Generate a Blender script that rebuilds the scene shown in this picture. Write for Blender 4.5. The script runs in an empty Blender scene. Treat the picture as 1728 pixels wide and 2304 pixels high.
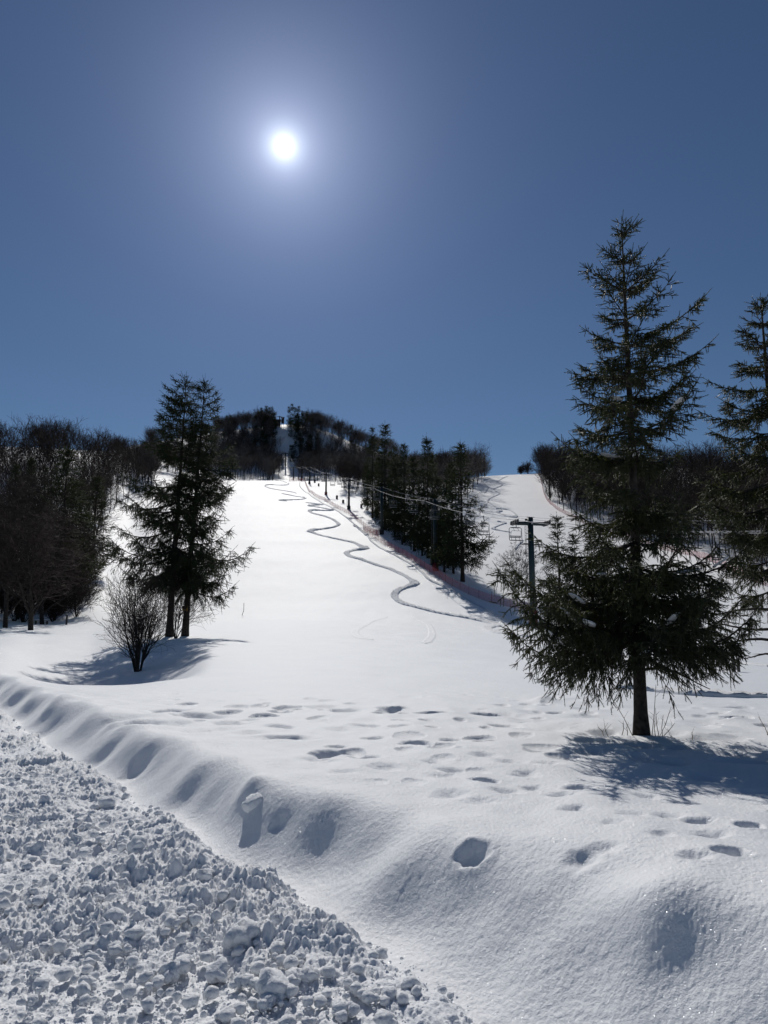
import bpy, math
import numpy as np
from mathutils import Vector

rad = math.radians
scene = bpy.context.scene
COL = scene.collection
# ------------------------------------------------------------------ camera model
PITCH = rad(9.0); F = 1600.0; U0, V0 = 864.0, 1152.0
CP, SP = math.cos(PITCH), math.sin(PITCH)
def e_of_v(v): return np.tan(PITCH + np.arctan((V0 - np.asarray(v, float)) / F))
def s_of(u, v):
    yc = (V0 - v) / F
    return (u - U0) / F / (CP - yc * SP)
def pt(u, v, Y):
    return np.array([s_of(u, v) * Y, Y, float(e_of_v(v)) * Y])
SUN_EL, SUN_AZ = rad(35.9), rad(-8.8)          # azimuth from +Y, negative = left
SUN = np.array([math.sin(SUN_AZ) * math.cos(SUN_EL), math.cos(SUN_AZ) * math.cos(SUN_EL), math.sin(SUN_EL)])

# ------------------------------------------------------------------ numpy helpers
def smooth(a, b, x):
    t = np.clip((x - a) / (b - a), 0, 1)
    return t * t * (3 - 2 * t)
def h01(ix, iy, seed):
    ix = ix.astype(np.int64); iy = iy.astype(np.int64)
    n = (ix * 374761393 + iy * 668265263 + seed * 974634421) & 0x7fffffff
    n = ((n ^ (n >> 13)) * 1274126177) & 0x7fffffff
    n = ((n ^ (n >> 15)) * 1911520717) & 0x7fffffff
    return ((n ^ (n >> 16)) & 0xffff) / 65535.0
def perlin(x, y, seed=0):
    x = np.asarray(x, float); y = np.asarray(y, float)
    xi = np.floor(x); yi = np.floor(y); xf = x - xi; yf = y - yi
    u = xf ** 3 * (xf * (xf * 6 - 15) + 10); v = yf ** 3 * (yf * (yf * 6 - 15) + 10)
    def g(dx, dy):
        a = h01(xi + dx, yi + dy, seed) * 2 * math.pi
        return np.cos(a) * (xf - dx) + np.sin(a) * (yf - dy)
    a = g(0, 0) * (1 - u) + g(1, 0) * u
    b = g(0, 1) * (1 - u) + g(1, 1) * u
    return (a * (1 - v) + b * v) * 1.5
def fbm(x, y, seed, octv=3, gain=.5):
    r = 0; a = 1
    for i in range(octv):
        r = r + a * perlin(x * 2 ** i, y * 2 ** i, seed + i * 17); a *= gain
    return r
def lumps(x, y, cell, prob, rmin, rmax, seed, k=1.0):
    gx = np.floor(x / cell); gy = np.floor(y / cell)
    out = np.zeros_like(x)
    for dx in (-1, 0, 1):
        for dy in (-1, 0, 1):
            cx = gx + dx; cy = gy + dy
            on = h01(cx, cy, seed) < prob
            r = rmin + (rmax - rmin) * h01(cx, cy, seed + 1) ** 2
            px = (cx + h01(cx, cy, seed + 2)) * cell; py = (cy + h01(cx, cy, seed + 3)) * cell
            asp = .75 + .5 * h01(cx, cy, seed + 4)
            d2 = ((x - px) * asp) ** 2 + ((y - py) / asp) ** 2
            hh = r * np.maximum(1 - d2 / (r * r), 0) ** .75 * (k * (.7 + .6 * h01(cx, cy, seed + 5)))
            out = np.maximum(out, np.where(on, hh, 0))
    return out
def pchip(x, y, xn):
    x = np.asarray(x, float); y = np.asarray(y, float)
    h = np.diff(x); d = np.diff(y) / h
    m = np.zeros_like(y); m[0] = d[0]; m[-1] = d[-1]
    for i in range(1, len(x) - 1):
        if d[i - 1] * d[i] > 0:
            w1 = 2 * h[i] + h[i - 1]; w2 = h[i] + 2 * h[i - 1]
            m[i] = (w1 + w2) / (w1 / d[i - 1] + w2 / d[i])
    xn = np.clip(xn, x[0], x[-1])
    i = np.clip(np.searchsorted(x, xn) - 1, 0, len(x) - 2)
    t = (xn - x[i]) / h[i]
    return ((2*t**3 - 3*t**2 + 1) * y[i] + (t**3 - 2*t**2 + t) * h[i] * m[i]
            + (-2*t**3 + 3*t**2) * y[i+1] + (t**3 - t**2) * h[i] * m[i+1])

# ------------------------------------------------------------------ terrain
NEAR = [(10, 1618), (14, 1555)]
SLOPE = [(77, 1398), (113, 1292), (153, 1205), (196, 1148), (244, 1112), (297, 1088), (322, 1081)]
TABLE = {
 -700: NEAR + [(20,1522),(32,1470),(45,1430),(60,1405),(80,1340),(110,1220),(150,1100),(200,1030),(260,1000),(400,1010),(900,1040)],
 -150: NEAR + [(18,1530),(24,1503),(32,1458),(42,1428),(55,1412),(75,1370),(100,1280),(140,1150),(200,1030),(240,1003),(300,1003),(500,1015),(900,1030)],
  0:  NEAR + [(18,1534),(24,1506),(32,1462),(42,1428),(55,1413),(75,1385),(100,1300),(140,1165),(200,1035),(240,1008),(300,1006),(500,1015),(900,1030)],
  110: NEAR + [(18,1541),(23,1548),(30,1502),(38,1452),(48,1424),(58,1411),(75,1385),(100,1298),(140,1172),(200,1036),(240,1010),(300,1010),(500,1015),(900,1030)],
  205: NEAR + [(17.5,1543),(23,1585),(30,1516),(38,1460),(48,1426),(60,1404),(80,1345),(100,1282),(140,1195),(200,1092),(250,1035),(300,1022),(400,1015),(900,1030)],
  300: NEAR + [(17,1541),(22,1598),(29,1514),(36,1458),(42,1432),(55,1408),(77,1380),(113,1288),(153,1208),(196,1142),(244,1098),(297,1068),(330,1050),(400,1025),(508,1000),(900,1015)],
  390: NEAR + [(17.5,1530),(22,1550),(29,1500),(36,1455),(42,1433),(55,1411),(77,1392),(113,1290),(153,1206),(196,1146),(244,1108),(297,1080),(330,1070),(400,1045),(508,985),(900,1000)],
  480: NEAR + [(19,1514),(24,1494),(32,1459),(42,1434),(55,1414)] + SLOPE + [(350,1078),(400,1060),(508,974),(600,972),(900,1000)],
  560: NEAR + [(19,1512),(26,1482),(32,1460),(42,1434),(55,1415)] + SLOPE + [(350,1083),(392,1075),(430,1052),(470,1010),(508,962),(600,966),(900,1000)],
  640: NEAR + [(19,1512),(26,1482),(32,1460),(42,1434),(55,1415)] + SLOPE + [(350,1083),(392,1077),(430,1054),(470,1008),(508,955),(600,960),(900,1000)],
  720: NEAR + [(19,1512),(26,1483),(32,1461),(42,1435),(55,1416),(77,1398),(113,1288),(153,1204),(196,1148),(244,1114),(297,1090),(322,1083),(350,1084),(392,1078),(430,1060),(470,1018),(508,968),(600,975),(900,1010)],
  800: NEAR + [(19,1512),(26,1484),(32,1462),(42,1436),(55,1417),(77,1399),(113,1286),(153,1203),(196,1146),(244,1118),(297,1092),(330,1085),(400,1075),(460,1035),(508,1000),(600,1005),(900,1030)],
  880: NEAR + [(20,1510),(26,1486),(32,1464),(42,1438),(55,1419),(77,1400),(113,1284),(153,1202),(196,1150),(244,1120),(297,1098),(330,1090),(400,1080),(460,1050),(508,1028),(600,1030),(900,1050)],
  980: NEAR + [(20,1510),(26,1487),(32,1466),(42,1440),(55,1421),(77,1402),(113,1282),(153,1206),(196,1158),(244,1122),(297,1094),(330,1084),(400,1075),(508,1062),(600,1062),(900,1075)],
 1090: NEAR + [(20,1510),(26,1488),(32,1468),(42,1443),(55,1424),(77,1406),(100,1330),(113,1300),(153,1222),(196,1164),(244,1120),(297,1086),(330,1072),(380,1078),(500,1085),(900,1095)],
 1200: NEAR + [(20,1510),(26,1489),(32,1470),(42,1446),(55,1427),(77,1410),(100,1345),(113,1312),(153,1228),(196,1166),(244,1118),(297,1080),(330,1066),(380,1073),(500,1085),(900,1095)],
 1320: NEAR + [(20,1511),(26,1490),(32,1472),(42,1450),(55,1430),(77,1411),(100,1352),(113,1318),(153,1232),(196,1165),(244,1112),(297,1072),(330,1058),(400,1055),(600,1065),(900,1080)],
 1450: NEAR + [(20,1512),(26,1492),(32,1475),(42,1453),(55,1432),(77,1402),(100,1345),(120,1300),(153,1230),(196,1155),(244,1100),(297,1065),(400,1050),(600,1060),(900,1075)],
 1600: NEAR + [(20,1513),(26,1494),(32,1477),(42,1455),(55,1430),(77,1385),(100,1318),(120,1268),(153,1200),(196,1130),(244,1085),(297,1060),(400,1055),(600,1065),(900,1080)],
 1728: NEAR + [(20,1514),(26,1495),(32,1479),(42,1456),(55,1428),(77,1375),(100,1302),(120,1252),(153,1185),(196,1120),(244,1085),(297,1065),(400,1060),(600,1070),(900,1080)],
 2400: NEAR + [(20,1516),(26,1497),(32,1482),(42,1458),(55,1425),(77,1365),(100,1280),(120,1225),(153,1150),(196,1095),(244,1065),(297,1055),(400,1050),(600,1060),(900,1080)],
}
LG = np.linspace(math.log(9.0), math.log(900.0), 520)
SG = np.linspace(-1.05, 1.05, 900)
_cols = sorted(TABLE)
_cs = np.array([(u - U0) / 1612.0 for u in _cols])
_E = np.array([pchip([math.log(a) for a, _ in TABLE[u]], e_of_v([b for _, b in TABLE[u]]), LG) for u in _cols])
EG = np.array([pchip(_cs, _E[:, j], SG) for j in range(len(LG))]).T
for _ in range(2):
    EG[1:-1] = (EG[:-2] + 2 * EG[1:-1] + EG[2:]) / 4
    EG[1:-1] = (EG[:-2] + 2 * EG[1:-1] + EG[2:]) / 4
    EG[:, 1:-1] = (EG[:, :-2] + 2 * EG[:, 1:-1] + EG[:, 2:]) / 4
def far_z(x, y):
    yy = np.maximum(y, 9.0)
    fi = np.clip((x / yy - SG[0]) / (SG[1] - SG[0]), 0, len(SG) - 1.001)
    fj = np.clip((np.log(yy) - LG[0]) / (LG[1] - LG[0]), 0, len(LG) - 1.001)
    i = fi.astype(int); j = fj.astype(int); a = fi - i; b = fj - j
    e = (EG[i, j] * (1-a) * (1-b) + EG[i+1, j] * a * (1-b) + EG[i, j+1] * (1-a) * b + EG[i+1, j+1] * a * b)
    return e * yy
# road edge (toe of the bank) is a straight line
def qr(x, y):
    q = (x - .415) * .81 + (y - 3.21) * .587
    r = -(x - .415) * .587 + (y - 3.21) * .81
    return q, r
def plane_pt(u, v, z):
    Y = z / float(e_of_v(v)); return s_of(u, v) * Y, Y
# footprints: (u, v, radius m, depth m, sharpness)
FEET = []
for u, v, r, d in [(934,1670,.13,.14),(1008,1684,.12,.09),(1092,1757,.12,.13),(1020,1728,.13,.07),(822,1700,.14,.06),(869,1727,.15,.05),
  (979,1709,.12,.05),(1089,1698,.13,.06),(1000,1744,.15,.05),(1304,1773,.13,.10),(1264,1785,.13,.08),(1200,1767,.12,.06),(1293,1817,.13,.08),
  (1455,1790,.12,.06),(1136,1779,.14,.06),(1014,1785,.16,.06),(1080,1800,.15,.04),(1572,1843,.12,.12),(1685,1858,.12,.18),(1601,1872,.15,.08),
  (1647,1922,.13,.16),(1560,1932,.12,.07),(1312,1920,.14,.09),(1362,1903,.13,.06),(1066,1918,.14,.15),(268,1613,.2,.07),(281,1624,.18,.07),
  (320,1624,.2,.08),(380,1599,.2,.1),(427,1607,.2,.1),(470,1612,.2,.06),(521,1626,.2,.09),(460,1610,.22,.06),(625,1634,.16,.08),(646,1659,.16,.08),
  (750,1688,.15,.1),(713,1707,.16,.06),(823,1702,.15,.07),(443,1643,.18,.06),(385,1628,.18,.06),(729,1591,.24,.08),(776,1597,.2,.08),
  (885,1594,.18,.13),(600,1660,.16,.05),(560,1650,.16,.05),(500,1640,.16,.05),(690,1660,.16,.05),(760,1642,.18,.04),(770,1740,.13,.04),
  (1380,1850,.12,.05),(1180,1740,.13,.05),(1230,1720,.13,.05),(1150,1715,.13,.05),(1420,1830,.13,.05),(1490,1880,.12,.05),(1500,1830,.13,.06),
  (1170,1590,.3,.05),(1220,1600,.3,.06),(1260,1595,.3,.05),(1300,1612,.26,.06),(1200,1620,.26,.06),(1265,1625,.25,.08),(1330,1590,.3,.05),
  (1150,1608,.25,.06),(1240,1640,.22,.05),(1360,1610,.26,.05),(1375,1645,.22,.06),(1500,1590,.3,.06),(1590,1600,.28,.06),(1480,1615,.25,.05),
  (1590,1625,.25,.06),(1640,1590,.25,.05),(1560,1660,.2,.08),(1620,1660,.2,.06),(1510,1650,.22,.06),(1690,1620,.25,.05)]:
    FEET.append((u, v, r, d))
for u, v, r, d in [(215,1712,.2,.07),(310,1728,.17,.06),(100,1650,.2,.06),(630,1843,.08,.04)]:
    FEET.append((u, v, r, d))
DENTS = [(745,1890,.26,.055),(860,1910,.2,.03),(1215,1985,.26,.045),(1090,2000,.22,.03),(1525,2165,.15,.045),(1400,2120,.18,.03),(420,1800,.2,.03),(1660,2120,.2,.035),(920,2040,.26,.03),(640,1850,.13,.03)]
MOUNDS = []
for u, v, r, hgt in [(1470,2040,.20,.08),(560,1775,.12,.06),(880,1960,.25,.05),(1180,2000,.22,.05),(155,1572,.25,.08),(1225,1578,.22,.10),(1670,1620,.2,.08),(1655,1605,.2,.06),(420,1760,.2,.05)]:
    MOUNDS.append((u, v, r, hgt))
def near_z(x, y, detail=True):
    q, r = qr(x, y)
    qn = q + .10 * perlin(r * .8, r * 0 + 3.3, 5) + .010 * perlin(r * 2.6, q * 1.5, 6)
    w = .66 + .34 * (1 - smooth(-.5, 3.2, r)) + .14 * perlin(r * .8, r * 0 + 1.7, 8) + .02 * perlin(r * 1.9, q * .6, 9)
    road = -1.76 + .12 * smooth(-2.6, -.1, q) + .05 * perlin(x * .9, y * .9, 11) * (1 - smooth(-.2, .3, q))
    tq = np.clip(qn / w, 0, 1)
    zb = (.42 + .13 * (1 - smooth(-1.2, 1.6, r))) * (.30 * smooth(0, 1, tq) + .70 * (tq - .12 * np.sin(tq * 2 * math.pi) / 1.0))
    field = -.06 * smooth(3, 9, q) - .13 * (1 - smooth(-1.2, 1.6, r)) * smooth(1.2, 3.5, q)
    z = road + zb + field + .035 * perlin(x * .55, y * .55, 12) * smooth(0, 1, q)
    if detail:
        fm = smooth(.1, .9, q)
        z = z + fm * (.030 * perlin(x * 1.6, y * 1.3, 13) + .012 * perlin(x * 3.6, y * 3.0, 14))
        z = z + (1 - smooth(6, 12, y)) * smooth(-.05, .05, qn) * (.0016 * perlin(x * 24, y * 24, 15) + .0022 * perlin(x * 55, y * 55, 16))
        z = z + .012 * perlin(x * 2.4, y * 2.4, 24) * smooth(-.02, .1, qn) * (1 - smooth(.8, 1.2, qn))
    return z, qn
def height(x, y, detail=False):
    x = np.asarray(x, float); y = np.asarray(y, float)
    z1 = far_z(x, y); z2, qn = near_z(x, y, detail)
    b = smooth(9.5, 15.0, y) * smooth(.5, 1.8, qr(x, y)[0])
    # gentle drift relief in the run-out; shrinks up the hill
    rip = .022 * perlin(x * .45, y * .9, 35) * smooth(25, 45, y)
    roll = rip + .05 * perlin(x * .22, y * .22, 31) + .02 * perlin(x * .7, y * .55, 32)
    hill = smooth(60, 110, y) * (.25 * perlin(x * .035, y * .06, 33) + .1 * perlin(x * .12, y * .12, 34))
    z = z1 * b + z2 * (1 - b) + roll * smooth(9, 16, y) + hill
    return z
def hz(x, y): return float(height(np.array([x]), np.array([y]))[0])
_YS = np.exp(np.linspace(math.log(2.0), math.log(800), 6000))
def march(u, v):
    s = s_of(u, v); e = float(e_of_v(v))
    g = height(s * _YS, _YS) / _YS
    k = np.argmax(g >= e)
    if g[k] < e: k = len(_YS) - 1
    Y = _YS[k]; x = s * Y
    return np.array([x, Y, hz(x, Y)])
FEET = [(p[0], p[1], r * min(max(p[1] / 8.0, .55), 1.1), d * min(max(p[1] / 7.0, .6), 1.0)) for p, r, d in [(march(u, v), r, d) for u, v, r, d in FEET]]
DENTS = [(*march(u, v)[:2], r, d) for u, v, r, d in DENTS]
MOUNDS = [(*march(u, v)[:2], r, d) for u, v, r, d in MOUNDS]
def place(u, Y):
    s = (u - U0) / F; z = 0
    for _ in range(3):
        z = hz(s * Y, Y)
        v = V0 - F * math.tan(math.atan(z / Y) - PITCH)
        s = s_of(u, v)
    return np.array([s * Y, Y, z])

# ------------------------------------------------------------------ mesh helpers
def mk_mesh(name, V, tris=None, quads=None, mat=None, smooth_sh=False):
    me = bpy.data.meshes.new(name)
    V = np.asarray(V, np.float32)
    tris = np.zeros((0, 3), np.int32) if tris is None or len(tris) == 0 else np.asarray(tris, np.int32)
    quads = np.zeros((0, 4), np.int32) if quads is None or len(quads) == 0 else np.asarray(quads, np.int32)
    me.vertices.add(len(V)); me.vertices.foreach_set('co', V.ravel())
    nl = tris.size + quads.size
    me.loops.add(nl); me.loops.foreach_set('vertex_index', np.concatenate([tris.ravel(), quads.ravel()]))
    npoly = len(tris) + len(quads)
    me.polygons.add(npoly)
    st = np.concatenate([np.arange(len(tris)) * 3, tris.size + np.arange(len(quads)) * 4]).astype(np.int32)
    me.polygons.foreach_set('loop_start', st)
    if smooth_sh: me.polygons.foreach_set('use_smooth', np.ones(npoly, bool))
    if mat: me.materials.append(mat)
    me.update(calc_edges=True); me.validate()
    return me
def link(name, me, parent=None, loc=None):
    o = bpy.data.objects.new(name, me); COL.objects.link(o)
    if parent: o.parent = parent
    if loc is not None: o.location = [float(c) for c in loc]
    return o
def tag(o, label=None, cat=None, group=None, kind=None):
    if label: o['label'] = label
    if cat: o['category'] = cat
    if group: o['group'] = group
    if kind: o['kind'] = kind
    return o
def thing(name, label, cat, loc, rz=0.0, group=None, sc=1.0):
    o = bpy.data.objects.new(name, None); COL.objects.link(o); o.empty_display_size = .2
    o.location = [float(c) for c in loc]; o.rotation_euler = (0, 0, rz); o.scale = (sc, sc, sc)
    return tag(o, label, cat, group)
class MB:
    def __init__(self): self.v = []; self.t = []; self.q = []; self.n = 0
    def add(self, V, tris=None, quads=None):
        V = np.asarray(V, float).reshape(-1, 3)
        if tris is not None and len(tris): self.t.append(np.asarray(tris) + self.n)
        if quads is not None and len(quads): self.q.append(np.asarray(quads) + self.n)
        self.v.append(V); self.n += len(V); return self
    def arrays(self):
        return (np.concatenate(self.v), np.concatenate(self.t) if self.t else None, np.concatenate(self.q) if self.q else None)
    def build(self, name, mat, parent=None, loc=None, smooth_sh=False):
        V, t, q = self.arrays()
        return link(name, mk_mesh(name, V, t, q, mat, smooth_sh), parent, loc)
    def box(self, c, size, rot=None):
        s = np.array(size) / 2
        V = np.array([[x, y, z] for x in (-1, 1) for y in (-1, 1) for z in (-1, 1)]) * s
        if rot is not None: V = V @ np.array(rot).T
        V = V + np.array(c)
        return self.add(V, None, [[0,1,3,2],[4,6,7,5],[0,4,5,1],[2,3,7,6],[0,2,6,4],[1,5,7,3]])
    def prisms(self, P0, P1, r0, r1, n=4, cap=False):
        V, q = prisms(P0, P1, r0, r1, n)
        self.add(V, None, q)
        if cap:
            N = len(np.atleast_2d(P0)); base = (np.arange(N) * 2 * n)[:, None]
            tr = []
            for k in range(1, n - 1):
                tr.append(np.concatenate([base + n, base + n + k, base + n + k + 1], 1))
                tr.append(np.concatenate([base, base + k + 1, base + k], 1))
            self.t.append(np.concatenate(tr) + self.n - len(V))
        return self
    def tube(self, pts, r, n=6, cap=True):
        pts = np.asarray(pts, float); r = np.broadcast_to(np.asarray(r, float), (len(pts),))
        T = np.gradient(pts, axis=0); T /= np.linalg.norm(T, axis=1)[:, None] + 1e-9
        ref = np.where(np.abs(T[:, 2:3]) > .9, np.array([[1., 0, 0]]), np.array([[0, 0, 1.]]))
        A = np.cross(T, ref); A /= np.linalg.norm(A, axis=1)[:, None] + 1e-9
        B = np.cross(T, A)
        for i in range(1, len(pts)):
            if np.dot(A[i], A[i-1]) < 0 and abs(np.dot(A[i], A[i-1])) > .5: A[i] *= -1; B[i] *= -1
        an = np.arange(n) / n * 2 * np.pi
        V = pts[:, None] + r[:, None, None] * (A[:, None] * np.cos(an)[None, :, None] + B[:, None] * np.sin(an)[None, :, None])
        q = []
        for i in range(len(pts) - 1):
            for k in range(n):
                k2 = (k + 1) % n
                q.append([i*n + k, i*n + k2, (i+1)*n + k2, (i+1)*n + k])
        t = []
        if cap:
            for k in range(1, n - 1):
                t.append([0, k + 1, k]); m = (len(pts) - 1) * n; t.append([m, m + k, m + k + 1])
        return self.add(V.reshape(-1, 3), t, q)
def prisms(P0, P1, r0, r1, n=4):
    P0 = np.atleast_2d(P0); P1 = np.atleast_2d(P1); N = len(P0)
    r0 = np.broadcast_to(np.asarray(r0, float), (N,)); r1 = np.broadcast_to(np.asarray(r1, float), (N,))
    d = P1 - P0; d = d / (np.linalg.norm(d, axis=1)[:, None] + 1e-9)
    ref = np.where(np.abs(d[:, 2:3]) > .9, np.array([[1., 0, 0]]), np.array([[0, 0, 1.]]))
    A = np.cross(d, ref); A /= np.linalg.norm(A, axis=1)[:, None] + 1e-9
    B = np.cross(d, A)
    an = np.arange(n) / n * 2 * np.pi
    ring = A[:, None] * np.cos(an)[None, :, None] + B[:, None] * np.sin(an)[None, :, None]
    V = np.stack([P0[:, None] + ring * r0[:, None, None], P1[:, None] + ring * r1[:, None, None]], 1).reshape(-1, 3)
    base = (np.arange(N) * 2 * n)[:, None, None]
    k = np.arange(n); k2 = (k + 1) % n
    q = base + np.stack([k, k2, k2 + n, k + n], 1)[None]
    return V, q.reshape(-1, 4)
def unit(a): return a / (np.linalg.norm(a, axis=-1, keepdims=True) + 1e-9)
def ico(sub=2):
    import bmesh
    bm = bmesh.new(); bmesh.ops.create_icosphere(bm, subdivisions=sub, radius=1.0)
    V = np.array([v.co[:] for v in bm.verts]); T = np.array([[v.index for v in f.verts] for f in bm.faces]); bm.free()
    return V, T
ICO1, ICO2, ICO3 = ico(1), ico(2), ico(3)
def lump_mesh(rng, base, amp=.22, flat=.85):
    V, T = base; off = rng.uniform(0, 50, 3)
    n = (perlin(V[:,0]*1.3 + off[0], V[:,1]*1.3 + V[:,2]*.9 + off[1], 3) * 1.0 + .55 * perlin(V[:,2]*2.6 + off[2], V[:,0]*2.4 - V[:,1]*2.2, 4)
         + .35 * perlin(V[:,1]*5 + off[2], V[:,0]*5 + V[:,2]*4.5, 7))
    # a few flat facets as on broken crust
    W = V * (1 + amp * n)[:, None]
    for _ in range(3):
        d = unit(rng.normal(size=3)); lim = rng.uniform(.62, .9)
        k = W @ d; W = W - np.maximum(k - lim, 0)[:, None] * d * .8
    W = W * np.array([1, rng.uniform(.75, 1.15), flat * rng.uniform(.8, 1.1)])
    return W, T

# ------------------------------------------------------------------ materials
def new_mat(name):
    m = bpy.data.materials.new(name); m.use_nodes = True
    nt = m.node_tree; nt.nodes.clear()
    out = nt.nodes.new('ShaderNodeOutputMaterial')
    b = nt.nodes.new('ShaderNodeBsdfPrincipled'); nt.links.new(b.outputs[0], out.inputs[0])
    return m, nt, b, out
def node(nt, t, **kw):
    n = nt.nodes.new(t)
    for k, v in kw.items(): setattr(n, k, v)
    return n
def noise_col(nt, b, c0, c1, scale, detail=3, coord='Object', bump=0, bdist=.01, bscale=None):
    tc = node(nt, 'ShaderNodeTexCoord')
    nz = node(nt, 'ShaderNodeTexNoise'); nz.inputs['Scale'].default_value = scale; nz.inputs['Detail'].default_value = detail
    nt.links.new(tc.outputs[coord], nz.inputs['Vector'])
    rp = node(nt, 'ShaderNodeValToRGB')
    rp.color_ramp.elements[0].position = .35; rp.color_ramp.elements[1].position = .68
    rp.color_ramp.elements[0].color = (*c0, 1); rp.color_ramp.elements[1].color = (*c1, 1)
    nt.links.new(nz.outputs['Fac'], rp.inputs[0]); nt.links.new(rp.outputs[0], b.inputs['Base Color'])
    if bump:
        n2 = node(nt, 'ShaderNodeTexNoise'); n2.inputs['Scale'].default_value = bscale or scale * 2; n2.inputs['Detail'].default_value = 4
        nt.links.new(tc.outputs[coord], n2.inputs['Vector'])
        bp = node(nt, 'ShaderNodeBump'); bp.inputs['Strength'].default_value = bump; bp.inputs['Distance'].default_value = bdist
        nt.links.new(n2.outputs['Fac'], bp.inputs['Height']); nt.links.new(bp.outputs[0], b.inputs['Normal'])
    return tc
def simple(name, c0, c1, scale=6, rough=.6, metal=0, bump=0, bdist=.01, spec=.5):
    m, nt, b, out = new_mat(name)
    noise_col(nt, b, c0, c1, scale, bump=bump, bdist=bdist)
    b.inputs['Roughness'].default_value = rough; b.inputs['Metallic'].default_value = metal
    b.inputs['Specular IOR Level'].default_value = spec
    return m
def snow_mat(name, grain=1.0, sss=0.0, rough=.72, spec=.5, sparkle=True, sheen=.45, lift=1.0):
    m, nt, b, out = new_mat(name)
    tc = node(nt, 'ShaderNodeTexCoord')
    L = nt.links.new
    n0 = node(nt, 'ShaderNodeTexNoise'); n0.inputs['Scale'].default_value = .8; n0.inputs['Detail'].default_value = 4
    L(tc.outputs['Object'], n0.inputs['Vector'])
    rp = node(nt, 'ShaderNodeValToRGB')
    rp.color_ramp.elements[0].color = (.73 * lift, .75 * lift, .78 * lift, 1); rp.color_ramp.elements[1].color = (.80 * lift, .81 * lift, .825 * lift, 1)
    L(n0.outputs['Fac'], rp.inputs[0]); L(rp.outputs[0], b.inputs['Base Color'])
    b.inputs['Roughness'].default_value = rough; b.inputs['Specular IOR Level'].default_value = spec
    b.inputs['Sheen Weight'].default_value = sheen; b.inputs['Sheen Roughness'].default_value = .35; b.inputs['Sheen Tint'].default_value = (1, 1, 1, 1)
    if sss:
        b.inputs['Subsurface Weight'].default_value = sss
        b.inputs['Subsurface Radius'].default_value = (1.0, .95, .9); b.inputs['Subsurface Scale'].default_value = .015
    g1 = node(nt, 'ShaderNodeTexNoise'); g1.inputs['Scale'].default_value = 95; g1.inputs['Detail'].default_value = 3; g1.inputs['Roughness'].default_value = .7
    g2 = node(nt, 'ShaderNodeTexNoise'); g2.inputs['Scale'].default_value = 22; g2.inputs['Detail'].default_value = 3
    g3 = node(nt, 'ShaderNodeTexNoise'); g3.inputs['Scale'].default_value = 3.5; g3.inputs['Detail'].default_value = 5
    for g in (g1, g2, g3): L(tc.outputs['Object'], g.inputs['Vector'])
    b1 = node(nt, 'ShaderNodeBump'); b1.inputs['Strength'].default_value = .55 * grain; b1.inputs['Distance'].default_value = .008
    b2 = node(nt, 'ShaderNodeBump'); b2.inputs['Strength'].default_value = .35 * grain; b2.inputs['Distance'].default_value = .015
    b3 = node(nt, 'ShaderNodeBump'); b3.inputs['Strength'].default_value = .25; b3.inputs['Distance'].default_value = .06
    L(g3.outputs['Fac'], b3.inputs['Height']); L(g2.outputs['Fac'], b2.inputs['Height']); L(g1.outputs['Fac'], b1.inputs['Height'])
    L(b3.outputs[0], b2.inputs['Normal']); L(b2.outputs[0], b1.inputs['Normal']); L(b1.outputs[0], b.inputs['Normal'])
    if sparkle:
        # ice crystals: sparse mirror-like flakes, each with a direction of its own
        vo = node(nt, 'ShaderNodeTexVoronoi'); vo.inputs['Scale'].default_value = 240
        L(tc.outputs['Object'], vo.inputs['Vector'])
        sub = node(nt, 'ShaderNodeVectorMath', operation='SUBTRACT'); sub.inputs[1].default_value = (.5, .5, .5)
        L(vo.outputs['Color'], sub.inputs[0])
        geo = node(nt, 'ShaderNodeNewGeometry')
        sc_ = node(nt, 'ShaderNodeVectorMath', operation='SCALE'); sc_.inputs['Scale'].default_value = 1.3
        L(sub.outputs[0], sc_.inputs[0])
        ad = node(nt, 'ShaderNodeVectorMath', operation='ADD'); L(sc_.outputs[0], ad.inputs[0]); L(geo.outputs['Normal'], ad.inputs[1])
        nm = node(nt, 'ShaderNodeVectorMath', operation='NORMALIZE'); L(ad.outputs[0], nm.inputs[0])
        gl = node(nt, 'ShaderNodeBsdfGlossy'); gl.inputs['Roughness'].default_value = .22; gl.inputs['Color'].default_value = (.9, .92, .95, 1)
        L(nm.outputs[0], gl.inputs['Normal'])
        lt = node(nt, 'ShaderNodeMath', operation='LESS_THAN'); lt.inputs[1].default_value = .22
        L(vo.outputs['Distance'], lt.inputs[0])
        mu = node(nt, 'ShaderNodeMath', operation='MULTIPLY'); mu.inputs[1].default_value = .10; L(lt.outputs[0], mu.inputs[0])
        mx = node(nt, 'ShaderNodeMixShader'); L(mu.outputs[0], mx.inputs[0]); L(b.outputs[0], mx.inputs[1]); L(gl.outputs[0], mx.inputs[2])
        L(mx.outputs[0], out.inputs[0])
    return m
M = {}
M['snow'] = snow_mat('snow')
M['clod'] = snow_mat('clod_snow', grain=1.8, sparkle=False, lift=1.10)
M['churn'] = snow_mat('churned_snow', grain=1.5, sparkle=False, lift=1.10)
M['track'] = snow_mat('track_snow', grain=1.0, rough=.9, spec=.1, sparkle=False, sheen=0)
M['bark'] = simple('bark', (.018, .015, .013), (.060, .051, .046), 14, .9, bump=.9, bdist=.012, spec=.2)
M['far_bark'] = simple('far_bark', (.024, .020, .018), (.050, .042, .038), 2, .9, spec=.15)
M['twig'] = simple('twig_bark', (.026, .020, .018), (.060, .046, .040), 1.5, .9, spec=.15)
M['frost_twig'] = simple('frosted_twig', (.075, .066, .062), (.14, .128, .122), .8, .9, spec=.2)
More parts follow.
